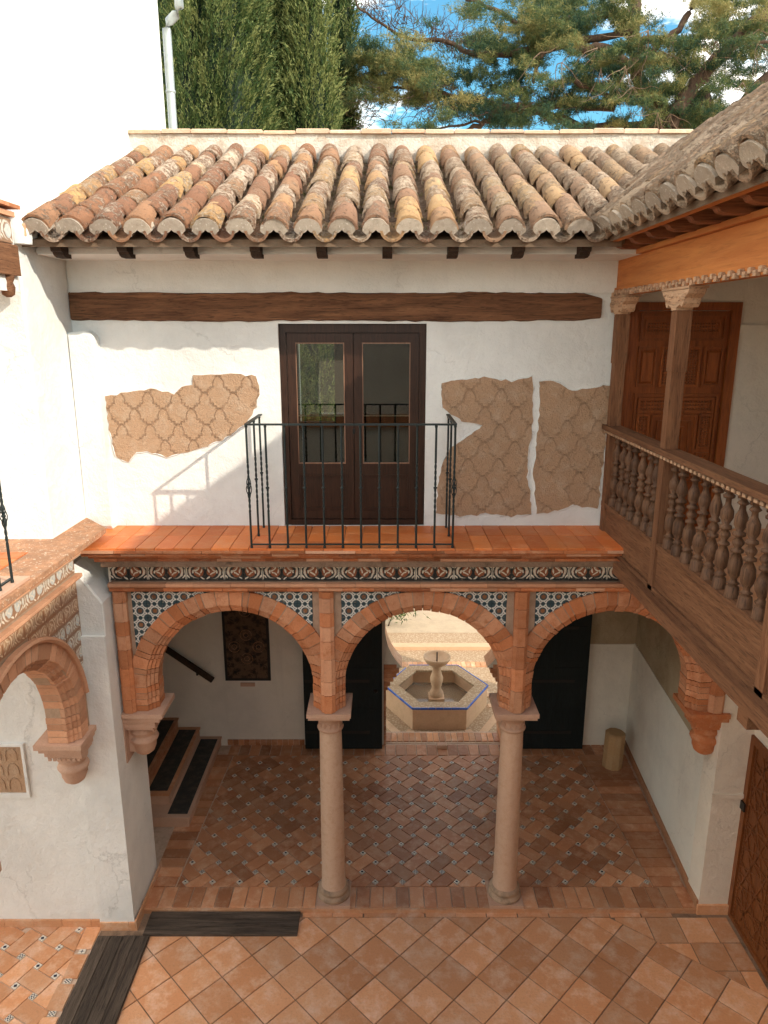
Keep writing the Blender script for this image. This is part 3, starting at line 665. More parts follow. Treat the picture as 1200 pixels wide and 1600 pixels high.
# exposed carved stucco
def seg_in(p, poly):
    x, y = p; c = False
    for i in range(len(poly)):
        x1, y1 = poly[i]; x2, y2 = poly[i-1]
        if (y1 > y) != (y2 > y) and x < (x2-x1)*(y-y1)/(y2-y1)+x1: c = not c
    return c
def rough_poly(poly, amp=.012, st=.05):
    out = []
    for i, p in enumerate(poly):
        q = poly[(i+1)%len(poly)]; d = math.hypot(q[0]-p[0], q[1]-p[1]); k = max(1, int(d/st))
        for j in range(k): t_ = j/k; out.append((p[0]+(q[0]-p[0])*t_+ju(amp), p[1]+(q[1]-p[1])*t_+ju(amp)))
    return out
def stucco(poly, seed, cell=.155, ox=0, oz=0):
    random.seed(seed); rp = ccw(rough_poly(poly)); 
    mb = MB(); n_ = len(rp)
    # fan from triangulation by tessellate
    from mathutils.geometry import tessellate_polygon
    tri = tessellate_polygon([[Vector((a,b,0)) for a,b in rp]])
    vs = [(a, YW-.009, b) for a,b in rp]+[(a+ju(.002), YW+.001, b+ju(.002)) for a,b in rp]
    fs3 = []
    for t_ in tri:
        (x1,z1),(x2,z2),(x3,z3) = [rp[i] for i in t_]
        fs3.append(tuple(t_) if (x2-x1)*(z3-z1)-(x3-x1)*(z2-z1) > 0 else tuple(t_)[::-1])
    mb.add(vs, fs3+[(i+n_, (i+1)%n_+n_, (i+1)%n_, i) for i in range(n_)]); pt = mb.build('stucco_patch', M_fr, arc)
    lp = MB(); LP = [(a+ju(.003), YW-.004+ju(.003), b+ju(.003)) for a,b in rp]; lp.tube(LP+[LP[0]], [random.uniform(.003,.009) for _ in range(n_+1)], 6); lp.build('plaster_lip', M_white, arc)
    g = MB(); w = .0017
    def stroke(pts):
        for a, b in zip(pts[:-1], pts[1:]):
            m_ = ((a[0]+b[0])/2, (a[1]+b[1])/2)
            if not (seg_in(a, rp) and seg_in(b, rp)) or random.random() < .05 or math.sin(m_[0]*5.3+seed)+math.sin(m_[1]*7.1+m_[0]*3+seed) > 1.35: continue
            d = Vector((b[0]-a[0], b[1]-a[1])); 
            if d.length < 1e-5: continue
            nn_ = Vector((-d.y, d.x)).normalized()*w; e_ = d.normalized()*w*.8
            for s_, yy in ((nn_, YW-.0105),):
                a_ = (a[0]-e_.x, a[1]-e_.y); b_ = (b[0]+e_.x, b[1]+e_.y)
                g.add([(a_[0]-s_.x,yy,a_[1]-s_.y),(b_[0]-s_.x,yy,b_[1]-s_.y),(b_[0]+s_.x,yy,b_[1]+s_.y),(a_[0]+s_.x,yy,a_[1]+s_.y),
                       (a_[0]+s_.x*0,yy-.004,a_[1]),(b_[0],yy-.004,b_[1])], [(0,1,5,4),(4,5,2,3)])
    xs = [p[0] for p in poly]; zs = [p[1] for p in poly]
    cw, ch = cell*2.0, cell*1.12; a_w = cell*.40; r = 0; z = min(zs)-ch+oz
    while z < max(zs)+ch:
        x = min(xs)-cw+ox+(cw/2 if r % 2 else 0)
        while x < max(xs)+cw:
            hgt = a_w*1.5; tx, tz = cw/2, -ch+hgt
            for o_ in (0, .07):
                k_ = 1-o_*1.6
                stroke([(x+a_w*k_*math.cos(R(t_)), z+(hgt*k_)*(1-(1-math.sin(R(t_)))**.75)) for t_ in range(0, 181, 15)])
                for sg in (1,-1):
                    P_ = [(a_w, 0)]; nst = 3; dx_ = (tx-a_w)/nst; dz_ = tz/(nst+.0)
                    for q_ in range(nst): P_ += [(P_[-1][0], P_[-1][1]+dz_*.999), (P_[-1][0]+dx_, P_[-1][1]+dz_*.999)]
                    stroke([(x+sg*(u_-o_*cell*.9), z+v_-o_*cell*.9) for u_, v_ in P_])
            x += cw
        z += ch; r += 1
    g.build('incised_ornament', M_frl, pt, kind='stuff'); random.seed(seed+100)
P1 = [(-2.93,5.95),(-2.69,6.0),(-2.45,6.03),(-2.27,6.0),(-2.2,5.98),(-2.13,6.05),(-2.01,6.06),(-1.99,6.16),(-1.92,6.18),(-1.6,6.18),(-1.34,6.16),(-1.3,6.01),(-1.34,5.85),(-1.49,5.64),(-1.78,5.46),(-2.06,5.37),(-2.33,5.31),(-2.54,5.37),(-2.65,5.35),(-2.75,5.24),(-2.88,5.32),(-2.89,5.4),(-2.92,5.61)]
P2 = [(.6,6.08),(.8,6.13),(1.1,6.15),(1.34,6.11),(1.55,6.15),(1.58,5.81),(1.56,5.47),(1.55,5.09),(1.60,4.88),(1.61,4.68),(1.4,4.65),(1.12,4.68),(.84,4.64),(.57,4.68),(.58,4.98),(.61,5.19),(.71,5.4),(1.05,5.64),(.83,5.68),(.61,5.83)]
P3 = [(1.62,6.1),(1.79,6.11),(1.98,6.01),(2.18,6.05),(2.37,6.07),(2.38,5.81),(2.36,5.4),(2.35,5.12),(2.34,4.73),(2.06,4.77),(1.86,4.7),(1.67,4.68),(1.64,4.91),(1.61,5.07),(1.62,5.4),(1.64,5.75)]
stucco(P1, 3, .15); stucco(P2, 5, .165); stucco(P3, 5, .165, .0, .0); random.seed(11)
# french window
fw = MB()
for a in ((-1.09,-1.02,YW+.05,YW+.15,4.54,6.69),(.37,.44,YW+.05,YW+.15,4.54,6.69),(-1.02,.37,YW+.05,YW+.15,6.60,6.69),(-1.02,.37,YW+.04,YW+.15,4.54,4.60)): fw.box(*a, bev=0)
win = fw.build('french_window', M_win, arc)
for x0, x1 in ((-1.015,-.325),(-.318,.367)):
    y0, y1 = YW+.07, YW+.125; sf = MB()
    for a in ((x0,x0+.09),(x1-.09,x1)): sf.box(*a, y0, y1, 4.605, 6.595)
    sf.box(x0+.09,x1-.09,y0,y1,6.50,6.595); sf.box(x0+.09,x1-.09,y0,y1,4.605,4.70); sf.box(x0+.09,x1-.09,y0,y1,5.10,5.22)
    sf.build('casement', M_win, win)
    Box('panel', M_win, win, x0+.092, x1-.092, y0+.022, y1-.01, 4.702, 5.098)
    for a in ((x0+.092,x0+.112,4.702,5.098),(x1-.112,x1-.092,4.702,5.098),(x0+.112,x1-.112,4.702,4.722),(x0+.112,x1-.112,5.078,5.098)): Box('moulding', M_win, win, a[0], a[1], y0+.005, y0+.022, a[2], a[3])
    for a in ((x0+.09,x0+.098,5.22,6.5),(x1-.10,x1-.09,5.22,6.5),(x0+.10,x1-.10,5.22,5.232),(x0+.10,x1-.10,6.488,6.5)): Box('glazing_bead', M_bead, win, a[0], a[1], y0-.004, y0+.02, a[2], a[3])
    Box('pane', M_glass, win, x0+.095, x1-.095, y0+.024, y0+.028, 5.225, 6.495)
    Box('glazing_bar', M_shade, win, x0+.10, x1-.10, y0+.03, y0+.04, 5.73, 5.742)
Box('casement_knob', M_fit, win, -.335, -.31, YW+.045, YW+.07, 5.55, 5.6)
# room behind
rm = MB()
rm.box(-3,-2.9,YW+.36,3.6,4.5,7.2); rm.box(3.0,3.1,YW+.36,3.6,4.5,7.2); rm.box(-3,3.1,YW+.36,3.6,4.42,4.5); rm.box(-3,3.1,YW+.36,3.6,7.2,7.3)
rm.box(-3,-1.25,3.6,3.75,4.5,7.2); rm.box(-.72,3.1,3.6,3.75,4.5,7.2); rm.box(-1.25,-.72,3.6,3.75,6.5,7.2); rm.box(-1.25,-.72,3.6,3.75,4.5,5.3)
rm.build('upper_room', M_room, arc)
Box('outer_wall', M_white, arc, -3.2, -1.25, 3.76, 3.9, 4.06, 8.0); Box('outer_wall', M_white, arc, -.72, 4.5, 3.76, 3.9, 4.06, 8.0)

# ================================================================ roofs
def tile_mesh(mat, L, r0, r1, inv=False, N=8, arcd=168):
    mb = MB(); th = .022; vs = []
    for v_, r in ((0,r0),(L,r1)):
        for rr in (r, r-th):
            for k in range(N+1):
                a = R(90-arcd/2+arcd*k/N); z = rr*math.sin(a)
                vs.append((rr*math.cos(a), v_, -z if inv else z))
    n1 = N+1; fs = []
    for k in range(N):
        fs += [(k,k+1,2*n1+k+1,2*n1+k), (n1+k+1,n1+k,3*n1+k,3*n1+k+1), (k+1,k,n1+k,n1+k+1)]
    if inv: fs = [f[::-1] for f in fs]
    mb.add(vs, fs, sm=False); me = mb.mesh('roof_tile', mat)
    me.polygons.foreach_set('use_smooth', [i % 3 < 2 for i in range(len(me.polygons))]); return me
def roof(parent, F, n_roll, first, sp_, n_course, expo, keep, mat, slope_len, name):
    """F maps (u along the eave, v up the slope, w out of the slope) to the world"""
    L = expo+.10; cov = [tile_mesh(mat, L, r+.012, r*.80) for r in (.119,.114,.124)]; ch = tile_mesh(mat, L, .108, .095, True)
    deck = MB(); rest = MB(); bed = MB()
    covers = []; roofobj = parent
    for i in range(n_roll):
        u = first+i*sp_
        for k in range(n_course):
            v = k*expo-.02
            if not keep(u, v+expo/2): continue
            m = F @ T((u+ju(.012), v+ju(.016), .082+ju(.008))) @ RX(R(5.6)+ju(.035)) @ RZ(ju(.045)) @ RY(ju(.05))
            inst('roof_tile', random.choice(cov), m, roofobj)
        for k in range(n_course):
            v = k*expo-.05
            if not keep(u+sp_/2, v+expo/2): continue
            m = F @ T((u+sp_/2+ju(.008), v, .095)) @ RX(R(2.5)) @ RZ(ju(.02))
            if k == 0: inst('channel_tile', ch, m, roofobj)
            else: rest.add([tuple(q.co) for q in ch.vertices], [tuple(p.vertices) for p in ch.polygons], m)
        if keep(u, .1):   # mortar that closes the eave end of the roll: a thick arch with a pointed hollow
            pl = MB(); N = 10; o_ = [(.118*math.cos(math.pi*k/N), .08+.112*math.sin(math.pi*k/N)*.95) for k in range(N+1)]
            i_ = [(.062*math.cos(math.pi*k/N), .03+.055*math.sin(math.pi*k/N)*(1.1 if k == N//2 else .8)) for k in range(N+1)]
            o_ = [(a+ju(.004), b+ju(.004)) for a, b in o_]
            vs = [(a,y_,b) for y_ in (-.04,.1) for a,b in o_+i_]; n1 = N+1; f3 = []
            for k in range(N):
                f3 += [(k,n1+k,n1+k+1,k+1), (n1+k,3*n1+k,3*n1+k+1,n1+k+1), (k,k+1,2*n1+k+1,2*n1+k)]
            f3 += [(0,2*n1,3*n1,n1), (N,n1+N,3*n1+N,2*n1+N)]
            f3 = [f[::-1] for f in f3]
            pl.add(vs, f3); pl.build('eave_mortar', M_plug, roofobj, M=F @ T((u,0,.0)))
    rest.build('channel_tile', M_chan, roofobj, kind='stuff')
def grass(parent, pts, name='roof_weed', n=14, hgt=.06):
    V = []; Fc = []; tone = []
    for p in pts:
        t0 = random.random()
        for _ in range(n):
            b = Vector(p)+Vector((ju(.03),ju(.03),0)); d = Vector((ju(1),ju(1),random.uniform(.5,1.6))).normalized()*random.uniform(.4,1)*hgt
            s_ = Vector((ju(1),ju(1),0)).normalized()*.004; k = len(V); V += [b-s_, b+s_, b+d]; Fc.append((k,k+1,k+2)); tone.append(min(1,max(0,t0*.6+random.random()*.4)))
    me = bpy.data.meshes.new(name); me.from_pydata(V, [], Fc); me.materials.append(M_weed)
    at = me.attributes.new('tone', 'FLOAT', 'FACE'); at.data.foreach_set('value', tone)
    o = bpy.data.objects.new(name, me); link(o, parent); tag(o, kind='stuff')
EY, EZ = -.30, 7.40; RY0, RZ0 = 2.90, 8.66
sl = math.atan2(RZ0-EZ, RY0-EY); SLEN = math.hypot(RZ0-EZ, RY0-EY)
F1 = T((0,EY,EZ)) @ RX(sl)
dk = MB(); dk.add([(-3.22,EY+.02,EZ-.0),(2.1,EY+.02,EZ),(3.8,RY0,RZ0-.0),(-3.22,RY0,RZ0),(-3.22,EY+.02,EZ-.06),(2.1,EY+.02,EZ-.06),(3.8,RY0,RZ0-.06),(-3.22,RY0,RZ0-.06)], [(0,1,2,3),(7,6,5,4),(0,4,5,1),(1,5,6,2),(3,7,4,0)])
dk.add([(-3.22,RY0,RZ0),(5.5,RY0,RZ0),(5.5,4.3,8.0),(-3.22,4.3,8.0)], [(0,1,2,3)])
rf = dk.build('roof', M_deck, arc)
vx = lambda y: 1.93+(y-EY)*(3.75-1.95)/(RY0-EY)
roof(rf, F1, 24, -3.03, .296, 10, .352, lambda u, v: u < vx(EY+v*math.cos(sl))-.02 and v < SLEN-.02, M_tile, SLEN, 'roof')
pts = []
for _ in range(420):
    i = random.choice(range(17)); u = -3.03+.296*(i+.5); v = random.uniform(.1,3.3)
    if i < 5 and random.random() < .5: continue
    pts.append(tuple(F1 @ Vector((u+ju(.05), v, .03))))
grass(rf, pts, n=13, hgt=.075)
# eave board, rafter ends
Box('eave_board', M_dark, arc, -3.12, 1.98, -.26, -.22, 7.365, 7.395); Box('soffit_board', M_dark, arc, -3.15, 2.05, -.22, .6, 7.367, 7.395); Box('plaster_cove', M_white, arc, -3.18, 2.36, -.06, .58, 7.30, 7.366, bev=.02)
def rafter_end(parent, M, mat, L=.85):
    mb = MB(); pr = [(-.0,.0),(L,.0),(L,-.10),(.12,-.10),(.07,-.085),(.05,-.06),(.02,-.055)]
    mb.prism([(a,b) for a,b in pr][::-1], -.045, .045, 0, M @ Matrix(((0,0,1,0),(1,0,0,0),(0,1,0,0),(0,0,0,1))))
    return mb.build('rafter_end', mat, parent)
for k in range(9): rafter_end(arc, T((-2.93+k*.592, -.245, 7.365)), M_dark, .24)
M_cap = terra('bleached_ridge_clay', (.64,.46,.33), (.58,.36,.23), (.70,.58,.46), 6, .9, .95, .25, blot=.8)
# ridge: white plaster upstand with flat clay caps
rp = Box('ridge_upstand', M_ridge, rf, -3.2, 4.1, RY0-.02, RY0+.25, RZ0-.02, RZ0+.345, bev=.01)
x = -3.2
while x < 4.1:
    w = random.uniform(.36,.46); MB().box(x+.004, min(x+w,4.1)-.004, RY0-.06+ju(.015), RY0+.29, RZ0+.347+ju(.004), RZ0+.395+ju(.014), bev=.012).build('ridge_tile', M_cap, rf); x += w
# top edge bits and rough mortar at the left verge
vg = MB()
for k in range(34):
    v = k*.1+ju(.02); c_ = F1 @ Vector((-3.17+ju(.03), v, .09+ju(.03))); s_ = random.uniform(.04,.085)
    vg.box(-s_*.7,s_*.7,-s_,s_,-s_*.6,s_*.6, M=T(c_) @ RZ(ju(1)) @ RX(sl+ju(.4)), bev=.01)
vg.build('verge_rubble', M_archpale, rf)
vm = MB()
for k in range(30):
    v = k*.117; c_ = F1 @ Vector((-3.19+ju(.01), v, .07+ju(.02))); s_ = random.uniform(.09,.13)
    vm.lathe([(s_*.9,-s_),(s_,0),(s_*.7,s_*.8),(s_*.2,s_*1.05)], c_, 7)
vm.build('verge_mortar', M_white, rf)
tm_ = MB()
for k in range(70): x = -3.1+k*.1; tm_.box(x,x+.11,RY0-.07+ju(.02),RY0,RZ0-.0,RZ0+.06+ju(.025),bev=.012)
tm_.build('ridge_mortar', M_plug, rf)

# ================================================================ the building on the right
rb = thing('right_building', (4.5,-3,0), 'right-hand house with a grey lichen-covered roof over a wooden gallery and carved doors', 'house')
XR = 4.05
mb = MB(); mb.box(XR,XR+.4,-9,-1.62,0,4.25); mb.box(XR,XR+.4,-1.62,-.0,2.34,4.25); mb.box(XR,XR+.4,-.0,.1,0,4.25)
mb.build('lower_wall', M_shade, rb)
MB().box(3.68,XR,-.005,.3,.1,4.3,bev=.012).build('corner_pilaster', M_shade, rb); Box('pilaster_moulding', M_shade, rb, 3.665, XR, -.025, -.006, 1.55, 1.60, bev=.004)
Box('skirting_tile', M_ctile, rb, 3.66, 4.03, -.035, -.006, -.01, .12); 
dr = MB(); dr.box(XR-.03,XR+.06,-1.62,-1.54,0,2.34); dr.box(XR-.03,XR+.06,-.08,-.0,0,2.34); dr.box(XR-.03,XR+.06,-1.54,-.08,2.26,2.34); dr.box(XR-.03,XR+.06,-1.54,-.08,-.0,.05)
door = dr.build('carved_door', M_doord, rb); tag(door, 'large door covered in interlaced geometric carving')
Box('door_panel', M_doord, door, XR+.0, XR+.05, -1.54, -.08, .05, 2.26)
# interlaced straight ribs on the door
def ribs(rect, step_, angs, w, F, out):
    u0,u1,v0,v1 = rect
    for a in angs:
        dx_, dy_ = math.cos(a), math.sin(a); nx, ny = -dy_, dx_; mid = ((u0+u1)/2, (v0+v1)/2)
        for k in range(-9, 10):
            off = (k+.5)*step_; poly = [(mid[0]+dx_*s_*4+nx*(off+t_*w), mid[1]+dy_*s_*4+ny*(off+t_*w)) for s_, t_ in ((-1,-1),(1,-1),(1,1),(-1,1))]
            for pl_ in ((-1,0,-u0),(1,0,u1),(0,-1,-v0),(0,1,v1)):
                poly = clip(poly, *pl_)
                if len(poly) < 3: break
            if len(poly) >= 3: out.prism(ccw(poly), 0, .012+.0015*(angs.index(a)), 0, F)
rbm = MB(); Fd = Matrix(((0,0,-1,XR-.0),(-1,0,0,0),(0,1,0,0),(0,0,0,1)))
ribs((.14,1.48,.12,2.2), .235, [R(22.5),R(67.5),R(112.5),R(157.5)], .009, Fd, rbm); ribs((.14,1.48,.12,2.2), .33, [R(0.01),R(90)], .009, Fd, rbm)
rbm.build('carved_rib', M_doord, door)
for a in ((-1.53,-1.49,.06,2.25),(-.13,-.09,.06,2.25)):
    for k in range(34): 
        if k % 1 == 0: pass
st_ = MB()
for k in range(44): z = .07+k*.05; st_.box(XR-.012,XR+.0,-.125,-.095,z,z+.035); st_.box(XR-.012,XR,-1.525,-1.495,z,z+.035)
st_.build('carved_border', M_doord, door, kind='stuff')
Box('hinge', M_fit, door, XR-.05, XR-.03, -.09, .0, 1.42, 1.52)
# gallery floor, inner wall and panelled door upstairs
Box('gallery_floor', M_ctile, rb, 2.40, 5.2, -9, .6, 4.40, 4.52)
mb = MB(); mb.box(4.55,4.9,-9,.6,4.52,7.35); mb.build('gallery_wall', M_shade, rb)
mb = MB(); mb.box(2.42,4.55,.57,.6,4.52,6.93); mb.box(2.42,4.55,.56,.6,6.93,7.35); 
MB().box(2.42,2.49,.56,.598,4.52,7.3).box(3.63,4.55,.56,.598,4.52,6.62).box(3.60,4.55,.545,.598,6.62,6.68).box(3.63,4.55,.575,.598,6.68,7.3).box(2.49,3.63,.56,.598,6.90,7.3).build('gallery_end_wall', M_shade, rb)
ud = MB(); ud.box(2.49,2.585,.54,.598,4.52,6.90); ud.box(3.535,3.63,.54,.598,4.52,6.90); ud.box(2.585,3.535,.54,.598,6.82,6.90)
udo = ud.build('panelled_door', M_door, rb); tag(udo, 'orange-brown panelled wooden door with carved fields')
Box('door_leaf', M_door, udo, 2.59, 3.53, .575, .597, 4.52, 6.815)
def frame_(x0,x1,z0,z1,d=.02,w=.025,y=.575,inner=None,mat=M_door):
    m_ = MB()
    for a in ((x0,x1,z0,z0+w),(x0,x1,z1-w,z1),(x0,x0+w,z0+w,z1-w),(x1-w,x1,z0+w,z1-w)): m_.box(a[0],a[1],y-d,y,a[2],a[3])
    m_.build('panel_moulding', mat, udo)
    if inner == 'raised': MB().prism([(x0+w+.015,z0+w+.015),(x1-w-.015,z0+w+.015),(x1-w-.015,z1-w-.015),(x0+w+.015,z1-w-.015)], -y, -y+.018, .014, XZ).build('raised_panel', mat, udo)
    if inner == 'carved':
        m_ = MB(); q = random.getstate(); nx = max(1,int((x1-x0-2*w)/.028)); nz_ = max(1,int((z1-z0-2*w)/.028))
        for i in range(nx):
            for j in range(nz_):
                xx = x0+w+(i+.5)*(x1-x0-2*w)/nx; zz = z0+w+(j+.5)*(z1-z0-2*w)/nz_
                m_.lathe([(.011,0),(.009,.007),(.003,.011)], (0,0,0), 5, M=T((xx,y,zz)) @ RX(R(90)), sm=False)
        m_.build('carved_field', M_doord, udo)
frame_(2.62,3.50,6.52,6.79); frame_(2.67,3.03,6.58,6.73,inner='carved'); frame_(3.08,3.45,6.58,6.73,inner='carved')
for x0 in (2.62,2.86,3.07,3.30): frame_(x0,x0+.2,6.05,6.46,inner='raised' if x0 in (2.62,3.30) else 'carved')
frame_(2.62,3.50,5.02,5.98); frame_(2.66,3.46,5.78,5.94,inner='carved'); frame_(2.66,2.80,5.40,5.77,inner='carved'); frame_(3.32,3.46,5.40,5.77,inner='carved')
frame_(2.82,3.30,5.22,5.76); frame_(2.88,3.24,5.28,5.70); frame_(2.95,3.17,5.34,5.64,inner='carved'); frame_(2.66,2.80,5.06,5.36,inner='carved'); frame_(3.32,3.46,5.06,5.36,inner='carved'); frame_(2.82,3.30,5.05,5.2,inner='carved')
Box('gallery_ceiling', M_dark, rb, 2.42, 4.9, -9, .6, 7.352, 7.38)
# roof
ex, ez, px_, pz_ = 1.97, 7.43, 3.75, 8.73
s2 = math.atan2(pz_-ez, px_-ex); SL2 = math.hypot(pz_-ez, px_-ex)
F2 = T((ex,0,ez)) @ Matrix(((0,math.cos(s2),-math.sin(s2),0),(-1,0,0,0),(0,math.sin(s2),math.cos(s2),0),(0,0,0,1)))
dk = MB(); dk.add([(ex+.02,-.15,ez),(ex+.02,-9.5,ez),(px_,-9.5,pz_),(px_,2.9,pz_),(ex+.02,-.15,ez-.05),(ex+.02,-9.5,ez-.05),(px_,-9.5,pz_-.05),(px_,2.9,pz_-.05)], [(3,2,1,0),(4,5,6,7),(0,1,5,4)])
dk.add([(px_,-9.5,pz_),(px_,2.9,pz_),(5.6,2.9,7.5),(5.6,-9.5,7.5)], [(3,2,1,0)])
rf2 = dk.build('roof', M_deck, rb)
vy = lambda x: EY+(x-1.95)*(RY0-EY)/(3.75-1.95)
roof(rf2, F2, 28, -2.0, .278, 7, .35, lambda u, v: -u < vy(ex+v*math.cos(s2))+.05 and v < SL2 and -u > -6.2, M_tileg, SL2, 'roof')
rdg = tile_mesh(M_tileg, .42, .12, .11)
for k in range(24): inst('ridge_tile', rdg, T((px_, -6.2+k*.37, pz_+.06+ju(.01))) @ RX(R(2)) , rf2)
grass(rf2, [tuple(F2 @ Vector((random.uniform(-1.5,5), random.uniform(0,2.2), .05))) for _ in range(120)], n=9, hgt=.05)

# ================================================================ wooden gallery (balustrade, posts, fascia)
wg = thing('wooden_gallery', (2.4,-1,4.4), 'weathered dark wooden balcony with turned balusters and posts in front of the panelled door', 'balcony')
XG = 2.38; posts = [.42, -1.06, -2.95, -4.9]
Box('fascia_board', M_gal, wg, XG-.025, XG+.02, -6.5, .50, 4.415, 4.80); Box('bottom_rail', M_gal, wg, XG-.045, XG+.06, -6.5, .5, 4.803, 4.855, bev=.008)
MB().box(XG-.12,XG+.1,-6.5,-.27,4.30,4.412,bev=.012).build('bearer_beam', M_gal, wg)
Box('beam_trim', M_gal, wg, XG-.05, XG-.027, -6.5, -.1, 4.416, 4.46)
hr = MB().box(XG-.08,XG+.085,-6.5,.56,5.62,5.665,bev=.01).build('handrail', M_gal, wg)
Box('handrail_moulding', M_gal, wg, XG-.05, XG+.055, -6.5, .55, 5.575, 5.618, bev=.01)
bead = MB().box(-.012,.0,-.022,.022,-.012,.012,bev=.004).mesh('bead', M_zap)
for k in range(60): inst('bead', bead, T((XG-.052, .5-k*.075, 5.597)), wg)
prof = [(.040,4.857),(.036,4.93),(.028,4.945),(.034,4.96),(.028,4.975),(.024,4.99),(.036,5.03),(.040,5.07),(.036,5.12),(.024,5.17),(.034,5.18),(.034,5.195),(.022,5.205),(.032,5.235),(.032,5.255),(.022,5.285),(.034,5.295),(.034,5.31),(.024,5.325),(.036,5.37),(.034,5.42),(.024,5.47),(.020,5.50),(.032,5.512),(.032,5.525),(.022,5.54),(.032,5.555),(.032,5.575)]
bms = [MB().lathe([((r*random.uniform(1.14,1.28) if r > .03 else r*random.uniform(.84,.98)), z-4.857+(ju(.006) if 0 < i_ < len(prof)-1 else 0)) for i_, (r, z) in enumerate(prof)], (0,0,0), 14).mesh('baluster', M_bal) for q_ in range(5)]
for a, b in zip(posts[:-1], posts[1:]):
    nb = round((a-b-.1)/.178); d = (a-b)/(nb+0.0)
    for k in range(nb-1 if nb < 9 else nb-1):
        y = a-d*(k+1); inst('baluster', random.choice(bms), T((XG+ju(.004), y+ju(.004), 4.857)) @ RX(ju(.012)) @ RY(ju(.012)) @ RZ(ju(3)), wg)
for k, y in enumerate(posts):
    w = .06
    mb = MB().box(XG-.055,XG+.055,y-.05,y+.05,5.667,6.78,bev=0); mb.box(XG-.062,XG+.062,y-.058,y+.058,6.3,6.775); mb.build('post', M_galz, wg)
    Box('newel', M_galz, wg, XG-.05, XG+.045, y-.05, y+.05, 4.42, 5.575)
    # carved bracket capital along the beam
    z = 6.78; pr = [(-.05,0),(-.05,.02),(-.12,.045),(-.15,.02),(-.18,.05),(-.19,.09),(-.25,.12),(-.27,.155),(.27,.155),(.25,.12),(.19,.09),(.18,.05),(.15,.02),(.12,.045),(.05,.02),(.05,0)]
    MB().prism(pr, XG-.07, XG+.07, .01, T((0,y,z)) @ YZ).build('bracket_capital', M_zap, wg)
    mb = MB()
    for sgn in (-1,1):
        for (yy, zz, r_) in ((.16,.095,.028),(.10,.085,.022),(.05,.11,.02),(.21,.125,.018)): mb.lathe([(r_,0),(r_*.8,.008),(r_*.3,.012)], (0,0,0), 8, M=T((XG-.07,y+sgn*yy,z+zz)) @ RY(R(-90)))
    mb.box(XG-.078,XG+.078,y-.275,y+.275,z+.157,z+.175); mb.build('carving', M_zap, wg)
# carved fascia over the posts
Box('carved_beam', M_fas, wg, XG-.03, XG+.05, -6.5, .58, 7.04, 7.30); Box('beam_cap', M_fas, wg, XG-.075, XG+.05, -6.5, .59, 7.303, 7.345, bev=.008); Box('beam_sill', M_fas, wg, XG-.05, XG+.05, -6.5, .59, 6.96, 7.037, bev=.006)
dn = MB().box(-.03,0,-.02,.02,-.02,.018,bev=.006).mesh('dentil', M_zap)
for k in range(62): inst('dentil', dn, T((XG-.052, .54-k*.068, 6.995 if k%2 else 6.975)), wg)
for k in range(13): rafter_end(wg, T((XG-.33,.28-k*.40,7.44)) @ RZ(R(-90)) @ T((0,0,0)), wood('rafter_wood', (.16,.05,.02), (.30,.11,.045), 'X', 1, .4) if k == 0 else bpy.data.materials['rafter_wood'])
Box('eave_batten', M_fas, wg, ex+.05, ex+.10, -6.5, -.1, 7.385, 7.43); 
Box('beam_bracket', M_gal, wg, XG-.09, XG+.05, -2.95, -2.82, 4.18, 4.298, bev=.01)

# ================================================================ the building on the left
lb = thing('left_building', (-4,-2,0), 'tall white house at the left with tiled brick arches and a stepped clay ledge', 'house')
XL = -3.2
MB().prism([(-.36,4.6),(4.6,4.6),(4.6,14),(-.36,14)], -.8+XL*0, 0, .02, T((XL,0,0)) @ YZ).build('tower_wall', M_white, lb)
MB().box(-8,-4.0,-.362,4.6,4.6,14).build('tower_front_wall', M_white, lb)
# end wall of the gallery with a niche holding a carved slab
mb = MB(); mb.box(-8,-5,-.2,.5,-.05,4.6); mb.build('gallery_end_wall', M_white, lb)
nc = MB(); x0,x1,z0,z1 = -4.45,-3.87,1.76,2.33
for a in ((x0-.05,x0,z0-.05,z1+.05),(x1,x1+.03,z0-.05,z1+.03),(x0,x1,z0-.05,z0),(x0,x1,z1,z1+.03)): nc.box(a[0],a[1],-.232,-.195,a[2],a[3])
nco = nc.build('niche_frame', M_white, lb)
Box('relief_slab', M_fr, lb, x0, x1, -.212, -.203, z0, z1)
rl = MB()
for k in range(3):
    for j in range(3):
        c_ = (x0+.12+k*.17, z0+.1+j*.18); rl.tube([(c_[0]+.06*math.cos(R(a)), -.214, c_[1]+.08*math.sin(R(a))) for a in range(0,181,30)], .006, 5)
        rl.tube([(c_[0]-.06,-.214,c_[1]),(c_[0]-.06,-.214,c_[1]-.06)], .006, 5); rl.tube([(c_[0]+.06,-.214,c_[1]),(c_[0]+.06,-.214,c_[1]-.06)], .006, 5)
rl.build('relief_carving', M_fr, lb)
AX = -3.07
for cy in (-1.45, -3.5, -5.55): make_arch(lb, T((AX,cy,0)) @ RZ(R(90)), M_archpale if cy > -2 else M_arch)
corbel(lb, T((-3.27,-.2,0)), M_stone); Box('corbel_plate', M_stone, lb, -3.44, -3.03, -.222, -.2, 2.0, 2.6)
for y in (-2.48,-4.5):
    MB().lathe([(.185,0),(.195,.1),(.17,.15),(.15,.2),(.136,.5),(.124,2.3),(.15,2.33),(.124,2.36),(.2,2.52)], (AX-.17,y,0), 24).box(AX-.4,AX+.07,y-.24,y+.24,2.52,2.6).build('column', M_col, lb)
mb = MB(); FL = T((AX,0,0)) @ RZ(R(90))
for cy in (-1.45,-3.5,-5.55): arch_wall(mb, cy, cy-1.03, cy+1.03 if cy < -2 else -.2, 4.5, .03, M=FL); arch_wall(mb, cy, cy-1.03, cy+1.03 if cy < -2 else -.2, 4.5, .3, True, M=FL)
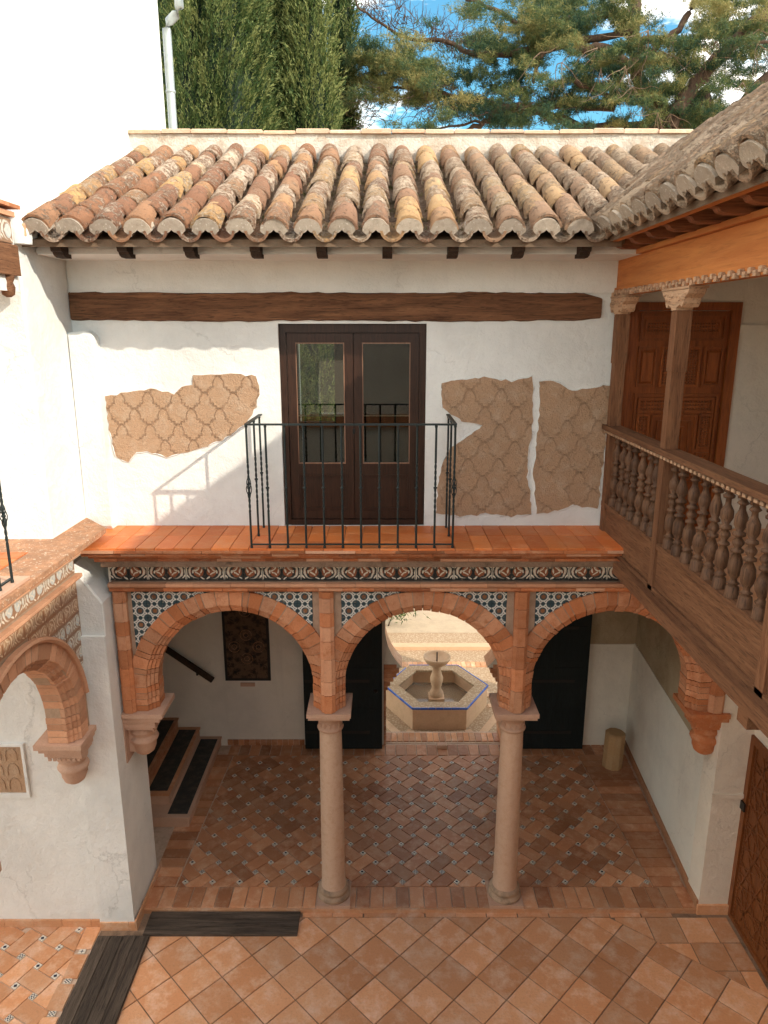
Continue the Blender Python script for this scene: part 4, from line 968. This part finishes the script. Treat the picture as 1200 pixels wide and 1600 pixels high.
slw = mb.build('arcade_wall', M_mortar, lb)
def ltiles(z, s, mat, n, y0, parent, rect=False):
    ms_ = [flat_tile(s, mat, k) for k in (0,1)]
    for i in range(n):
        y = y0-s*(i+.5); inst('glazed_tile', ms_[i%2], T((AX-.028, y, z)) @ RZ(R(90)), parent)
ltiles(4.38, .2, M_medal, 26, -.205, slw); ltiles(4.13, .18, M_medal2, 28, -.205, slw)
for i, s_ in enumerate((.17,.17)):
    z = 3.955-.17*i
    ms_ = [flat_tile(.17, M_medal if i else M_medal2, k) for k in (0,1)]
    for k in range(30):
        y = -.205-.17*(k+.5)
        if all(math.hypot(y-cy, z-ZC) > ROUT-.01 for cy in (-1.45,-3.5)): inst('glazed_tile', ms_[k%2], T((AX-.028,y,z)) @ RZ(R(90)), slw)
for i in range(2,6):
    z = 3.955-.17*i
    for k in range(2):
        y = -.205-.17*(k+.5)
        if math.hypot(y+1.45, z-ZC) > ROUT+.04: inst('glazed_tile', ms_[k%2], T((AX-.028,y,z)) @ RZ(R(90)), slw)
lbd = Box('brick_band', M_mortar, lb, AX-.03, AX+.01, -6.5, -.21, 4.225, 4.275)
course(lbd, -6.5, -.21, AX+.0, AX+.055, 4.222, 4.28, axis='Y', mat=M_archpale, slope=.02)
hood = MB(); sec = [(ROUT-.01,.02,0),(ROUT+.035,.02,0),(ROUT+.04,-.035,0),(ROUT+.015,-.05,0),(ROUT-.01,-.03,0)]
hood.sweep(sec, [T((AX,-1.45,ZC)) @ RZ(R(90)) @ Matrix(((math.cos(a),0,0,0),(0,1,0,0),(math.sin(a),0,1,0),(0,0,0,1))) for a in [math.pi*k/24 for k in range(1,24)]]); hood.build('hood_mould', M_archpale, lb)
lc = Box('cornice', M_mortar, lb, AX-.1, AX+.08, -6.5, -.25, 4.48, 4.62)
course(lc, -6.5, -.15, AX-.0, AX+.09, 4.48, 4.535, axis='Y', slope=.04, mat=M_archpale); course(lc, -6.5, .0, AX-.0, AX+.14, 4.54, 4.575, axis='Y', slope=.02, mat=M_dark); course(lc, -6.5, .03, AX-.0, AX+.20, 4.578, 4.615, axis='Y', slope=.02)
lg = MB().prism([(-4.4,-6.5),(-2.84,-6.5),(-2.84,.06),(-3.2,.47),(-4.4,.47)], 4.617, 4.672, .006).build('ledge', M_coping, lb)
for i in range(16):
    for j in range(2): Box('tile', M_orange, lg, -3.62+j*.2, -3.425+j*.2, -.80-(i+1)*.2+.004, -.80-i*.2-.004, 4.660, 4.68)
# upper cornice fragment at the left edge
uc = thing('balcony_canopy', (-3.45,-1.8,7), 'brick and tile cornice with a carved end at the left edge above the dark railing', 'canopy')
course(uc, -4.5, -.44, XL-.35, XL+.10, 7.62, 7.655, axis='Y', mat=M_arch); course(uc, -4.5, -.47, XL-.35, XL+.06, 7.555, 7.60, axis='Y', mat=M_archpale)
Box('backing', M_white, uc, XL-.4, XL+.018, -4.5, -.46, 6.95, 7.555)
ms_ = [flat_tile(.2, M_medal, k) for k in (0,1)]
for k in range(18): inst('glazed_tile', ms_[k%2], T((XL+.026,-.50-.2*(k+.5),7.44)) @ RZ(R(90)), uc)
Box('carved_beam', M_gal, uc, XL-.3, XL+.06, -4.5, -.48, 7.08, 7.33, bev=.01); MB().lathe([(.02,-.1),(.05,-.08),(.06,-.02),(.045,.02),(.06,.05),(.06,.08)], (XL+.0,-.62,7.0), 12).build('pendant', M_gal, uc)

def railing(name, label, x0, x1, yf, yb, zb, zt, n_, M=None, sides=(True,True)):
    t = thing(name, (M or Matrix()) @ Vector(((x0+x1)/2, yf, zb)), label, 'railing', 'wrought iron balcony railings')
    M = M or Matrix()
    def flat(a): return MB().box(*a, M=M, bev=.002)
    flat((x0-.012,x1+.012,yf-.02,yf+.02,zt,zt+.016)).build('top_rail', M_iron, t); flat((x0,x1,yf-.012,yf+.012,zb+.03,zb+.042)).build('bottom_rail', M_iron, t)
    for s_, x in zip(sides, (x0,x1)):
        if s_: flat((x-.018,x+.018,yf+.021,yb,zt,zt+.014)).build('side_rail', M_iron, t)
    def bar(x, y, scroll=False):
        L_ = zt-zb
        b_ = MB(); b_.tube([(0,0,0),(0,0,.30*L_)], .011, 7); b_.tube([(0,0,.70*L_),(0,0,L_)], .011, 7)
        for ph in (0, math.pi):
            b_.tube([(.0045*math.cos(ph+k*.9), .0045*math.sin(ph+k*.9), L_*(.30+.40*k/30)) for k in range(31)], .008, 5)
        b_.lathe([(.010,-.012),(.018,-.006),(.018,.006),(.010,.012)], (0,0,L_*.5), 8); b_.lathe([(.014,0),(.014,.015),(.009,.03)], (0,0,0), 8); b_.lathe([(.009,-.03),(.014,-.015),(.014,-.001)], (0,0,L_), 8)
        if scroll:
            for q in (0,1,2,3): b_.tube([(.026*math.sin(math.pi*k/12)*math.cos(q*math.pi/2+k*.35), .026*math.sin(math.pi*k/12)*math.sin(q*math.pi/2+k*.35), L_*.40+L_*.2*k/12) for k in range(13)], .0045, 5)
        return b_
    plain = bar(0,0).mesh('baluster', M_iron); sc_ = bar(0,0,True).mesh('scroll_baluster', M_iron)
    for k in range(n_):
        x = x0+(x1-x0)*k/(n_-1); e = k in (0, n_-1)
        if e and not sides[0 if k == 0 else 1]: continue
        inst('scroll_baluster' if e else 'baluster', sc_ if e else plain, M @ T((x, yf, zb)), t)
    for s_, x in zip(sides, (x0,x1)):
        if s_:
            inst('baluster', plain, M @ T((x, (yf+yb)/2-.0, zb)), t); inst('baluster', plain, M @ T((x, yb-.08, zb)), t)
    return t
railing('iron_railing', 'black wrought iron railing with twisted bars in front of the french window', -1.305, .675, -.235, .59, 4.545, 5.755, 12)
ML = T((-2.93,-1.66,0)) @ RZ(R(90))   # left building: front runs along y
t = railing('iron_railing', 'dark wrought iron railing end on the clay ledge at the left edge of the picture', -2.4, .0, 0, .4, 4.70, 5.78, 14, M=ML)
Box('base_slab', M_stone, t, -3.3, -2.87, -4, -1.50, 4.674, 4.698)
# drainpipe
dp = thing('drainpipe', (-3.14,4.68,6), 'grey zinc drainpipe running down the corner of the tall white wall', 'drainpipe')
MB().tube([(-3.12,4.68,4),(-3.12,4.68,10.72)], .062, 14).build('pipe', M_zinc, dp)
MB().tube([(-3.12,4.68,10.70),(-3.12,4.68,10.80),(-3.08,4.68,10.90),(-2.96,4.62,10.97),(-2.90,4.6,11.05),(-2.90,4.6,11.6)], .064, 12).build('elbow', M_zinc, dp)
for z in (9.35,10.0): MB().lathe([(.066,-.02),(.072,-.015),(.072,.015),(.066,.02)], (-3.12,4.68,z), 14).build('pipe_clamp', M_zinc, dp)

# ================================================================ inside the loggia
M_darkmat = terra('worn_dark_tread', (.035,.035,.032), (.05,.045,.04), (.10,.08,.06), 8, .6, .7, 0, blot=.7)
ss = thing('stone_steps', (-3.3,2.4,.05), 'dark stone steps rising to the left inside the loggia', 'steps')
for i in range(6):
    x1 = -2.66-.34*i; y0 = 1.42+.27*min(i,2); z1 = .21+.17*i
    MB().box(-5.5,x1+.012*0,y0,YB-.005,(.05 if i == 0 else z1-.17),z1-.03).build('riser', M_stone if i < 2 else M_lbrick, ss)
    MB().box(-5.5,x1+.02,y0-.02,YB-.004,z1-.028,z1,bev=.006).build('tread', M_lbrick if i else M_stone, ss)
    if i < 3: MB().box(x1-.30,x1-.03,y0+.06,YB-.1,z1+.001,z1+.006).build('tread_mat', M_darkmat, ss)
hd = thing('stair_handrail', (-3,3.3,1.5), 'dark wooden handrail fixed to the back wall above the steps', 'handrail')
MB().tube([(-4.2,3.30,2.42),(-2.70,3.30,1.27)], .05, 10).build('rail', M_dark, hd)
MB().tube([(-2.95,3.42,1.35),(-2.95,3.33,1.35),(-2.95,3.31,1.45)], .018, 7).build('bracket', M_fit, hd); MB().tube([(-3.9,3.42,2.1),(-3.9,3.33,2.1),(-3.9,3.31,2.2)], .018, 7).build('bracket', M_fit, hd)
pt = thing('wall_hanging', (-2.15,3.4,1.7), 'dark framed ornamental panel hanging on the loggia back wall beside the stairs', 'wall hanging')
Box('panel', M_tap, pt, -2.48, -1.84, 3.385, 3.40, 1.26, 2.60)
for a in ((-2.52,-2.48,1.22,2.64),(-1.84,-1.80,1.22,2.64),(-2.48,-1.84,1.22,1.26),(-2.48,-1.84,2.60,2.64)): Box('frame', M_fit, pt, a[0], a[1], 3.38, 3.41, a[2], a[3])
orn = MB()
for c_ in ((-2.16,2.0),(-2.16,1.6),(-2.16,2.4),(-2.35,1.8),(-1.97,1.8)):
    for q in range(8):
        a = q*math.pi/4; orn.tube([(c_[0]+.09*math.cos(a+b), 3.383, c_[1]+.09*math.sin(a+b)) for b in (0,.5,1.0)], .004, 4); orn.tube([(c_[0]+.04*math.cos(a+b), 3.383, c_[1]+.04*math.sin(a+b)) for b in (0,.8)], .004, 4)
orn.build('ornament', M_coping, pt)
Box('caption_plate', M_stone, None, -2.29, -2.06, 3.395, 3.415, 1.11, 1.17, label='small brown plate on the wall under the dark hanging panel', cat='plaque')
for x0, x1, lb_ in ((-1.27,-.03,'black wooden door leaf folded open left of the garden doorway'), (1.97,3.20,'black wooden door leaf folded open right of the garden doorway')):
    t = thing('door_leaf', ((x0+x1)/2,3.3,.06), lb_, 'door', 'dark doors of the garden doorway')
    Box('leaf_board', M_black, t, x0, x1, 3.27, 3.33, .07, 3.0)
    for z in (.35, 1.25, 2.15): Box('strap_hinge', M_fit, t, x0+.02, x1-.2, 3.256, 3.262, z, z+.05)
    MB().lathe([(.03,0),(.035,.01),(.012,.03),(.012,.05)], (0,0,0), 10, M=T((x1-.1 if x0 < 0 else x0+.1, 3.27, 1.1)) @ RX(R(90))).build('door_knob', M_fit, t)
    for k in range(4):
        for j in range(2): Box('door_panel', M_black, t, x0+.08+j*(x1-x0)/2, x0+(j+1)*(x1-x0)/2-.06, 3.262, 3.269, .2+k*.7, .8+k*.7, bev=.004)
MB().prism([(.155*math.cos(2*math.pi*k/10),.155*math.sin(2*math.pi*k/10)) for k in range(10)], 0, .58, .02, T((3.55,2.85,.05)) @ RY(R(1.5))).build('stone_drum', terra('yellow_stone', (.50,.32,.16), (.42,.25,.12), (.6,.45,.28), 5, .9, .8, 0), None, label='short faceted yellow stone column drum standing in the loggia corner', cat='stone drum')
Box('door_stop', M_stone, None, .86, 1.02, 3.30, 3.42, .053, .11, bev=.01, label='small pale stone block on the sill of the garden doorway', cat='block')

# ================================================================ garden court with the fountain
gp = Box('garden_paving', M_pebble, None, -3, 6, YB+.41, 8.2, -.155, -.10, kind='structure')
for i in range(26): MB().box(-.28+i*.1,-.19+i*.1,YB+.10,YB+.36,-.02,.055,bev=.004).build('sill_brick', M_ctile if i%3 else M_lbrick, gp)
Box('sill', M_gap, gp, -.3, 2.3, YB+.05, YB+.41, -.1, .04)
HC = (.96, 4.93); HR = .93
def hexp(r, z=None): return [(HC[0]+r*math.cos(R(60*k)), HC[1]+r*math.sin(R(60*k))) for k in range(6)]
for k in range(6):
    a, b = R(60*k), R(60*(k+1)); o1, o2, i1, i2 = [(HC[0]+r*math.cos(t_), HC[1]+r*math.sin(t_)) for r, t_ in ((HR+.42,a),(HR+.42,b),(HR+.26,a),(HR+.26,b))]
    MB().prism(ccw([o1,o2,i2,i1]), -.11, -.088, .003).build('stone_band', M_fount, gp)
    p1 = (HC[0]+(HR+.03)*math.cos(a), HC[1]+(HR+.03)*math.sin(a)); q1 = (HC[0]+(HR+.8)*math.cos(a), HC[1]+(HR+.8)*math.sin(a)); nx, ny = -math.sin(a)*.06, math.cos(a)*.06
    if k in (4,5,0,3): MB().prism(ccw([(p1[0]-nx,p1[1]-ny),(q1[0]-nx,q1[1]-ny),(q1[0]+nx,q1[1]+ny),(p1[0]+nx,p1[1]+ny)]), -.11, -.084, .003).build('stone_band', M_fount, gp)
for i in range(34): MB().box(-.6+i*.1,-.51+i*.1,6.5,6.72,-.11,-.086,bev=.003).build('edging_brick', M_ctile, gp)
Box('stone_kerb', M_fount, gp, -.8, 3.4, 7.3, 7.5, -.12, -.02, bev=.01)
MB().box(-8,9,8.2,30,-.155,-.09).build('garden_path', M_sand, None, kind='structure')
ft = thing('fountain', (HC[0],HC[1],-.1), 'stone fountain bowl on a baluster in a six-sided pool edged with blue tiles', 'fountain')
mb = MB()
for k in range(6):
    a, b = R(60*k), R(60*(k+1))
    def q(r, t_): return (HC[0]+r*math.cos(t_), HC[1]+r*math.sin(t_))
    mb.prism(ccw([q(HR,a),q(HR,b),q(HR-.14,b),q(HR-.14,a)]), -.13, .28)
mb.build('pool_wall', M_fount, ft)
for k in range(6):
    a, b = R(60*k), R(60*(k+1))
    rim = MB().prism(ccw([q(HR+.0,a),q(HR+.0,b),q(HR-.24,b),q(HR-.24,a)]), .282, .32, .004).build('rim', M_pebble, ft)
    for s_ in range(7):
        A = Vector(q(HR+.022,a)); B_ = Vector(q(HR+.022,b)); A2 = Vector(q(HR-.0,a)); B2 = Vector(q(HR-.0,b))
        p = [A.lerp(B_,s_/7+.004), A.lerp(B_,(s_+1)/7-.004), A2.lerp(B2,(s_+1)/7-.004), A2.lerp(B2,s_/7+.004)]
        MB().prism(ccw([tuple(v) for v in p]), .29, .325, .003).build('blue_tile', M_blue if random.random() < .95 else M_fount, rim)
MB().prism(ccw([q(HR-.145,R(60*k)) for k in range(6)]), -.12, -.06).build('pool_bottom', M_fount, ft)
MB().prism(ccw([q(HR-.145,R(60*k)) for k in range(6)]), -.055, .02).build('water', M_water, ft)
MB().box(HC[0]-.14,HC[0]+.14,HC[1]-.14,HC[1]+.14,-.06,.12,bev=.01).build('pedestal', M_fount, ft)
MB().lathe([(.12,.12),(.13,.18),(.09,.25),(.085,.3),(.115,.42),(.12,.47),(.09,.56),(.075,.64),(.09,.68),(.085,.72)], (HC[0],HC[1],0), 20).build('baluster_stem', M_fount, ft)
MB().lathe([(.07,.72),(.13,.74),(.20,.79),(.245,.86),(.25,.90),(.235,.905),(.21,.87),(.15,.82),(.02,.80)], (HC[0],HC[1],0), 28).build('bowl', M_fount, ft)
MB().tube([(HC[0],HC[1],.80),(HC[0],HC[1],.98)], .012, 7).build('spout', M_fit, ft)

# ================================================================ trees
c0, s0 = math.cos(R(14.3)), math.sin(R(14.3))
def at(px, py, Y):
    """the point of the garden, Y metres north of the viewer, that stands in this direction"""
    u = (px-600)/1120; v = (py-800)/1120; t_ = Y/(c0-v*s0); return Vector((u*t_, CAMY+Y, EYE+(-s0-v*c0)*t_))
def leaf_object(name, P, D, Wv, tone, mat, parent):
    """one bent needle/leaf per row: base P, along D, half width Wv"""
    n_ = len(P); V = np.empty((n_,3,3)); V[:,0] = P-Wv; V[:,1] = P+Wv; V[:,2] = P+D
    me = bpy.data.meshes.new(name); me.vertices.add(n_*3); me.vertices.foreach_set('co', V.ravel()); me.loops.add(n_*3); me.loops.foreach_set('vertex_index', np.arange(n_*3, dtype=np.int32))
    me.polygons.add(n_); me.polygons.foreach_set('loop_start', np.arange(0,n_*3,3,dtype=np.int32)); me.polygons.foreach_set('loop_total', np.full(n_,3,dtype=np.int32))
    me.materials.append(mat); at_ = me.attributes.new('tone','FLOAT','FACE'); at_.data.foreach_set('value', np.clip(tone,0,1).astype(np.float32)); me.update(calc_edges=True)
    o = bpy.data.objects.new(name, me); return link(o, parent)
def unit(a): return a/np.maximum(np.linalg.norm(a,axis=1,keepdims=True),1e-6)
def cypress(x, y, rad, h, label, n_pl, lean=0, tone0=.60):
    t = thing('cypress_tree', (x,y,-.15), label, 'cypress', 'cypress trees behind the roof')
    MB().tube([(x,y,-.2),(x,y,h*.5),(x,y,h*.93)], [.22,.14,.03], 9).build('trunk', M_bark, t)
    def prof_(f): return rad*np.clip(np.minimum(1.0, (f/.12)**.6)*np.sqrt(np.clip(1-((f-.25)/.78).clip(0)**2.2,0,1)), .02, 1)
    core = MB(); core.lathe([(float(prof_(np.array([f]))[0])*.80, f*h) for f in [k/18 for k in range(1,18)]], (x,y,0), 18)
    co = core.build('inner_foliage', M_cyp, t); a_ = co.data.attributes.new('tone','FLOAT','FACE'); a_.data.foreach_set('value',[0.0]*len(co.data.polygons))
    # only the half that can be seen gets the fine plumes in full density
    th = rng.uniform(-math.pi,.0,n_pl); back = rng.random(n_pl) < .18; th[back] *= -1
    f = rng.uniform(.10,1,n_pl)**.85; bul = 1+.10*np.sin(th*5+f*9)+.07*np.sin(th*11-f*23); r = prof_(f)*bul*rng.uniform(.84,1.03,n_pl)
    Pc = np.stack([x+r*np.cos(th), y+r*np.sin(th), f*h], 1); out = np.stack([np.cos(th), np.sin(th), np.zeros(n_pl)], 1)
    dirp = unit(out*rng.uniform(.15,.6,(n_pl,1))+np.array([lean,0,1])+rng.normal(0,.22,(n_pl,3))); tp = tone0-.06+rng.normal(0,.30,n_pl)+.25*np.sin(th*9+f*31)*.5
    K = 18; Lp = rng.uniform(.22,.5,n_pl)
    s_ = np.tile(np.linspace(0,1,K),n_pl); idx = np.repeat(np.arange(n_pl),K)
    P = Pc[idx]+dirp[idx]*(s_*Lp[idx])[:,None]+rng.normal(0,.018,(n_pl*K,3)); D = unit(dirp[idx]+rng.normal(0,.42,(n_pl*K,3))+out[idx]*.25)*rng.uniform(.05,.105,(n_pl*K,1))
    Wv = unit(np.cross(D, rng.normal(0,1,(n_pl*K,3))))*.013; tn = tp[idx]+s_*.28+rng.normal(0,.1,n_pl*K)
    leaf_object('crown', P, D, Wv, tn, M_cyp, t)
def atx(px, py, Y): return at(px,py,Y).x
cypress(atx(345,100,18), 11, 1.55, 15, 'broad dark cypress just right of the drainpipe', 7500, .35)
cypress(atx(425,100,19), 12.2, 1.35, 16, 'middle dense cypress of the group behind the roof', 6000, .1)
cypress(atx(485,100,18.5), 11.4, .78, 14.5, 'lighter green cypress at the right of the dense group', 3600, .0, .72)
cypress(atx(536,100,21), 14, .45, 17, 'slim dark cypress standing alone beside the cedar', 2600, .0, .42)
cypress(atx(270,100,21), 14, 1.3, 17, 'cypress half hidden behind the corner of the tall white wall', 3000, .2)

ced = thing('cedar_tree', tuple(at(1085,195,20).xy)+(-.15,), 'large spreading cedar with hanging twigs and layered foliage above the roof', 'cedar')
limbs = []
def limb(pts, r0, r1, Y, name='limb', dY=None, mat=M_bark):
    P = [at(a, b, Y+(dY[i] if dY else 0)) for i, (a, b) in enumerate(pts)]
    # smooth with midpoints
    Q = []
    for i in range(len(P)-1):
        p0 = P[max(i-1,0)]; p1 = P[i]; p2 = P[i+1]; p3 = P[min(i+2,len(P)-1)]
        for k in range(5):
            t_ = k/5; Q.append(.5*((2*p1)+(-p0+p2)*t_+(2*p0-5*p1+4*p2-p3)*t_*t_+(-p0+3*p1-3*p2+p3)*t_**3)+Vector((ju(.05),ju(.05),ju(.05))))
    Q.append(P[-1]); n_ = len(Q); MB().tube(Q, [.72*(r0+(r1-r0)*k/(n_-1))*(1+.08*math.sin(k*2.3)) for k in range(n_)], 9).build(name, mat, ced); limbs.append(Q); return Q
g0 = at(1090,195,20); MB().tube([(g0.x,g0.y,-.3),(g0.x,g0.y,5),tuple(g0),tuple(at(1080,150,20))], [.8,.65,.52,.42], 14).build('trunk', M_bark, ced)
limb([(1040,210),(1062,165),(1105,110),(1150,62),(1210,10),(1250,-40)], .26, .16, 18.5)
limb([(1085,170),(1040,175),(1000,120),(990,60),(988,-60)], .28, .20, 20.5)
limb([(1090,175),(1130,185),(1165,155),(1230,95),(1300,60)], .24, .15, 19.5)
limb([(1075,190),(1000,196),(940,200),(886,193),(829,170),(787,168),(758,192),(720,206)], .22, .07, 19.5)
limb([(1000,110),(950,80),(900,74),(857,77),(838,96),(835,130)], .16, .05, 19)
limb([(1000,60),(1045,60),(1080,20),(1090,-20)], .14, .08, 19.8)
limb([(985,50),(900,62),(820,78),(760,85),(700,68),(640,58),(610,46),(572,18),(545,-10)], .12, .02, 19.5)
limb([(960,170),(880,165),(800,172),(720,150),(650,140),(590,140)], .12, .03, 20)
limb([(985,20),(900,30),(830,40),(760,10),(700,-20)], .12, .04, 20)
limb([(760,190),(700,196),(640,205)], .05, .02, 19.5); limb([(900,130),(950,150),(1000,160)], .08, .05, 19)
limb([(1130,60),(1180,70),(1230,60)], .08, .04, 19)
# twigs: pale hanging rootlets and bare brush
tw = MB()
def twig(a, b, Y, n_=3, L=30, sp_=.5, base=-90, r=.012):
    p = at(a,b,Y)
    for _ in range(n_):
        an = R(base+random.gauss(0,35)); q = Vector(p); pts = [q.copy()]; l = L/60*random.uniform(.5,1.2)
        for k in range(5): an += ju(.45); q = q+Vector((math.cos(an)*l/5, ju(.05), math.sin(an)*l/5)); pts.append(q.copy())
        tw.tube(pts, [r*(1-k/6) for k in range(6)], 3)
for (a,b,n_,L,base) in ((1030,60,26,60,-100),(1000,90,14,55,-110),(1040,170,16,40,-80),(1010,150,14,40,-90),(1100,60,10,50,-60),(1180,60,10,60,-100),(1170,140,6,40,-100),(860,90,8,40,-60),(930,90,14,50,-100),(960,120,14,50,-110)): 
    for _ in range(3): twig(a+ju(22), b+ju(18), 18.2+ju(.5), n_//3, L, base=base)
tw.build('hanging_twig', M_root, ced, kind='stuff')
tw = MB()
for _ in range(150):
    k = random.random(); a = 560+k*180; b = 8+k*66+ju(16); twig(a, b, 19.5+ju(.4), 2, 34, base=random.choice((90,60,120,-90,-60)), r=.009)
for _ in range(120): twig(random.uniform(560,900), random.uniform(130,205), 19.5+ju(1), 2, 36, base=random.choice((170,200,230)), r=.009)
tw.build('bare_twig', M_bark, ced, kind='stuff')
# foliage pads
pads = []
def pad_region(n_, x0,x1,y0,y1, tone, cond=None, Y0=20.4, dY=1.3, s=(.26,.58)):
    for _ in range(n_):
        a, b = random.uniform(x0,x1), random.uniform(y0,y1)
        if any(math.hypot((a-hx)/rx,(b-hy)/ry) < 1 for hx,hy,rx,ry in holes): continue
        pads.append((at(a,b,Y0+ju(dY)), random.uniform(*s), tone+.05+random.gauss(0,.15)))
holes = [(590,25,60,28),(655,12,60,18),(575,185,34,26),(640,180,40,14),(870,95,18,22),(935,178,18,16),(975,172,14,12),(940,58,24,18),(1065,20,26,22),(1060,45,12,12),(905,185,14,9),(1150,150,20,14),(1045,120,14,12),(700,40,22,20)]
pad_region(46, 555,680,90,165, .68, s=(.3,.6)); pad_region(95, 600,1200,-10,200, .62, Y0=18.4, dY=.8, s=(.22,.42)); pad_region(60, 850,1200,60,200, .6, Y0=18.2, dY=.6, s=(.2,.4)); pad_region(46, 640,800,60,200, .40); pad_region(40, 700,860,10,90, .55); pad_region(60, 780,960,90,195, .42)
pad_region(52, 840,1010,-10,70, .48); pad_region(58, 900,1060,60,195, .55); pad_region(40, 1040,1210,60,180, .38); pad_region(46, 1080,1230,-10,70, .62); pad_region(22, 560,640,60,110, .5, s=(.2,.4)); pad_region(20,1150,1260,80,200,.5)
small = [(random.uniform(560,1200), random.uniform(-5,200), random.uniform(6,16), random.uniform(3,8)) for _ in range(110)]
Pl, Dl, Wl, Tl = [], [], [], []
for c_, s_, t_ in pads:
    nt = int(120*(s_/.6)**1.3)                      # tufts, each a rosette of needles
    ctr = rng.normal(0,1,(nt,3))*np.array([s_*.55,s_*.55,s_*.16])+np.array(c_); ctr[:,2] -= .12*np.abs(ctr[:,0]-c_[0])
    rel = ctr-np.array((0,CAMY,EYE)); w_ = rel[:,1]*c0-rel[:,2]*s0; qx = 600+1120*rel[:,0]/w_; qy = 800+1120*(-rel[:,1]*s0-rel[:,2]*c0)/w_
    ok = np.ones(nt,bool)
    for hx,hy,rx,ry in holes+small: ok &= ((qx-hx)/rx)**2+((qy-hy)/ry)**2+rng.normal(0,.55,nt) > 1
    ctr = ctr[ok]; nt = len(ctr)
    if nt == 0: continue
    K = 11; idx = np.repeat(np.arange(nt),K); D = rng.normal(0,1,(nt*K,3))+np.array([-.25,-.2,.35]); D = unit(D)*rng.uniform(.06,.13,(nt*K,1))
    P = ctr[idx]+rng.normal(0,.03,(nt*K,3)); Pl.append(P); Dl.append(D); Wl.append(unit(np.cross(D, rng.normal(0,1,(nt*K,3))))*.0075)
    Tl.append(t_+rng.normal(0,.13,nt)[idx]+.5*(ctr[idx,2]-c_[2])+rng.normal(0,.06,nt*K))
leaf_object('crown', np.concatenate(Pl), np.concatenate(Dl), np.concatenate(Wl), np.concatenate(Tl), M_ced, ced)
# low branch tips seen through the doorway
sb = thing('garden_shrub', (.35,8.6,-.1), 'small green leafy sprig at the far edge of the garden path', 'shrub')
MB().tube([(.1,8.6,-.1),(.2,8.6,.2),(.42,8.55,.32)], [.02,.014,.008], 6).build('stem', M_bark, sb)
nn = 260; P = np.array([.3,8.6,.25])+rng.normal(0,1,(nn,3))*np.array([.2,.1,.09]); D = unit(rng.normal(0,1,(nn,3))+np.array([.5,-.3,.1]))*.13
leaf_object('foliage', P, D, unit(np.cross(D,rng.normal(0,1,(nn,3))))*.014, .55+rng.normal(0,.15,nn), M_cyp, sb)
# ================================================================ the wing behind the viewer (seen in the window glass)
bb_ = thing('rear_building', (0,-9.4,0), 'cream wing closing the courtyard behind the viewer', 'house')
MB().box(-7,4.4,-9.8,-9.3,0,4.6).box(-7,4.4,-9.8,-9.3,5.9,7.3).box(-7,-1.6,-9.8,-9.3,4.6,5.9).box(-.6,4.4,-9.8,-9.3,4.6,5.9).build('wall', M_shade, bb_)
Box('brick_band', M_arch, bb_, -7, 4.4, -9.33, -9.2, 4.3, 4.6, bev=.01)
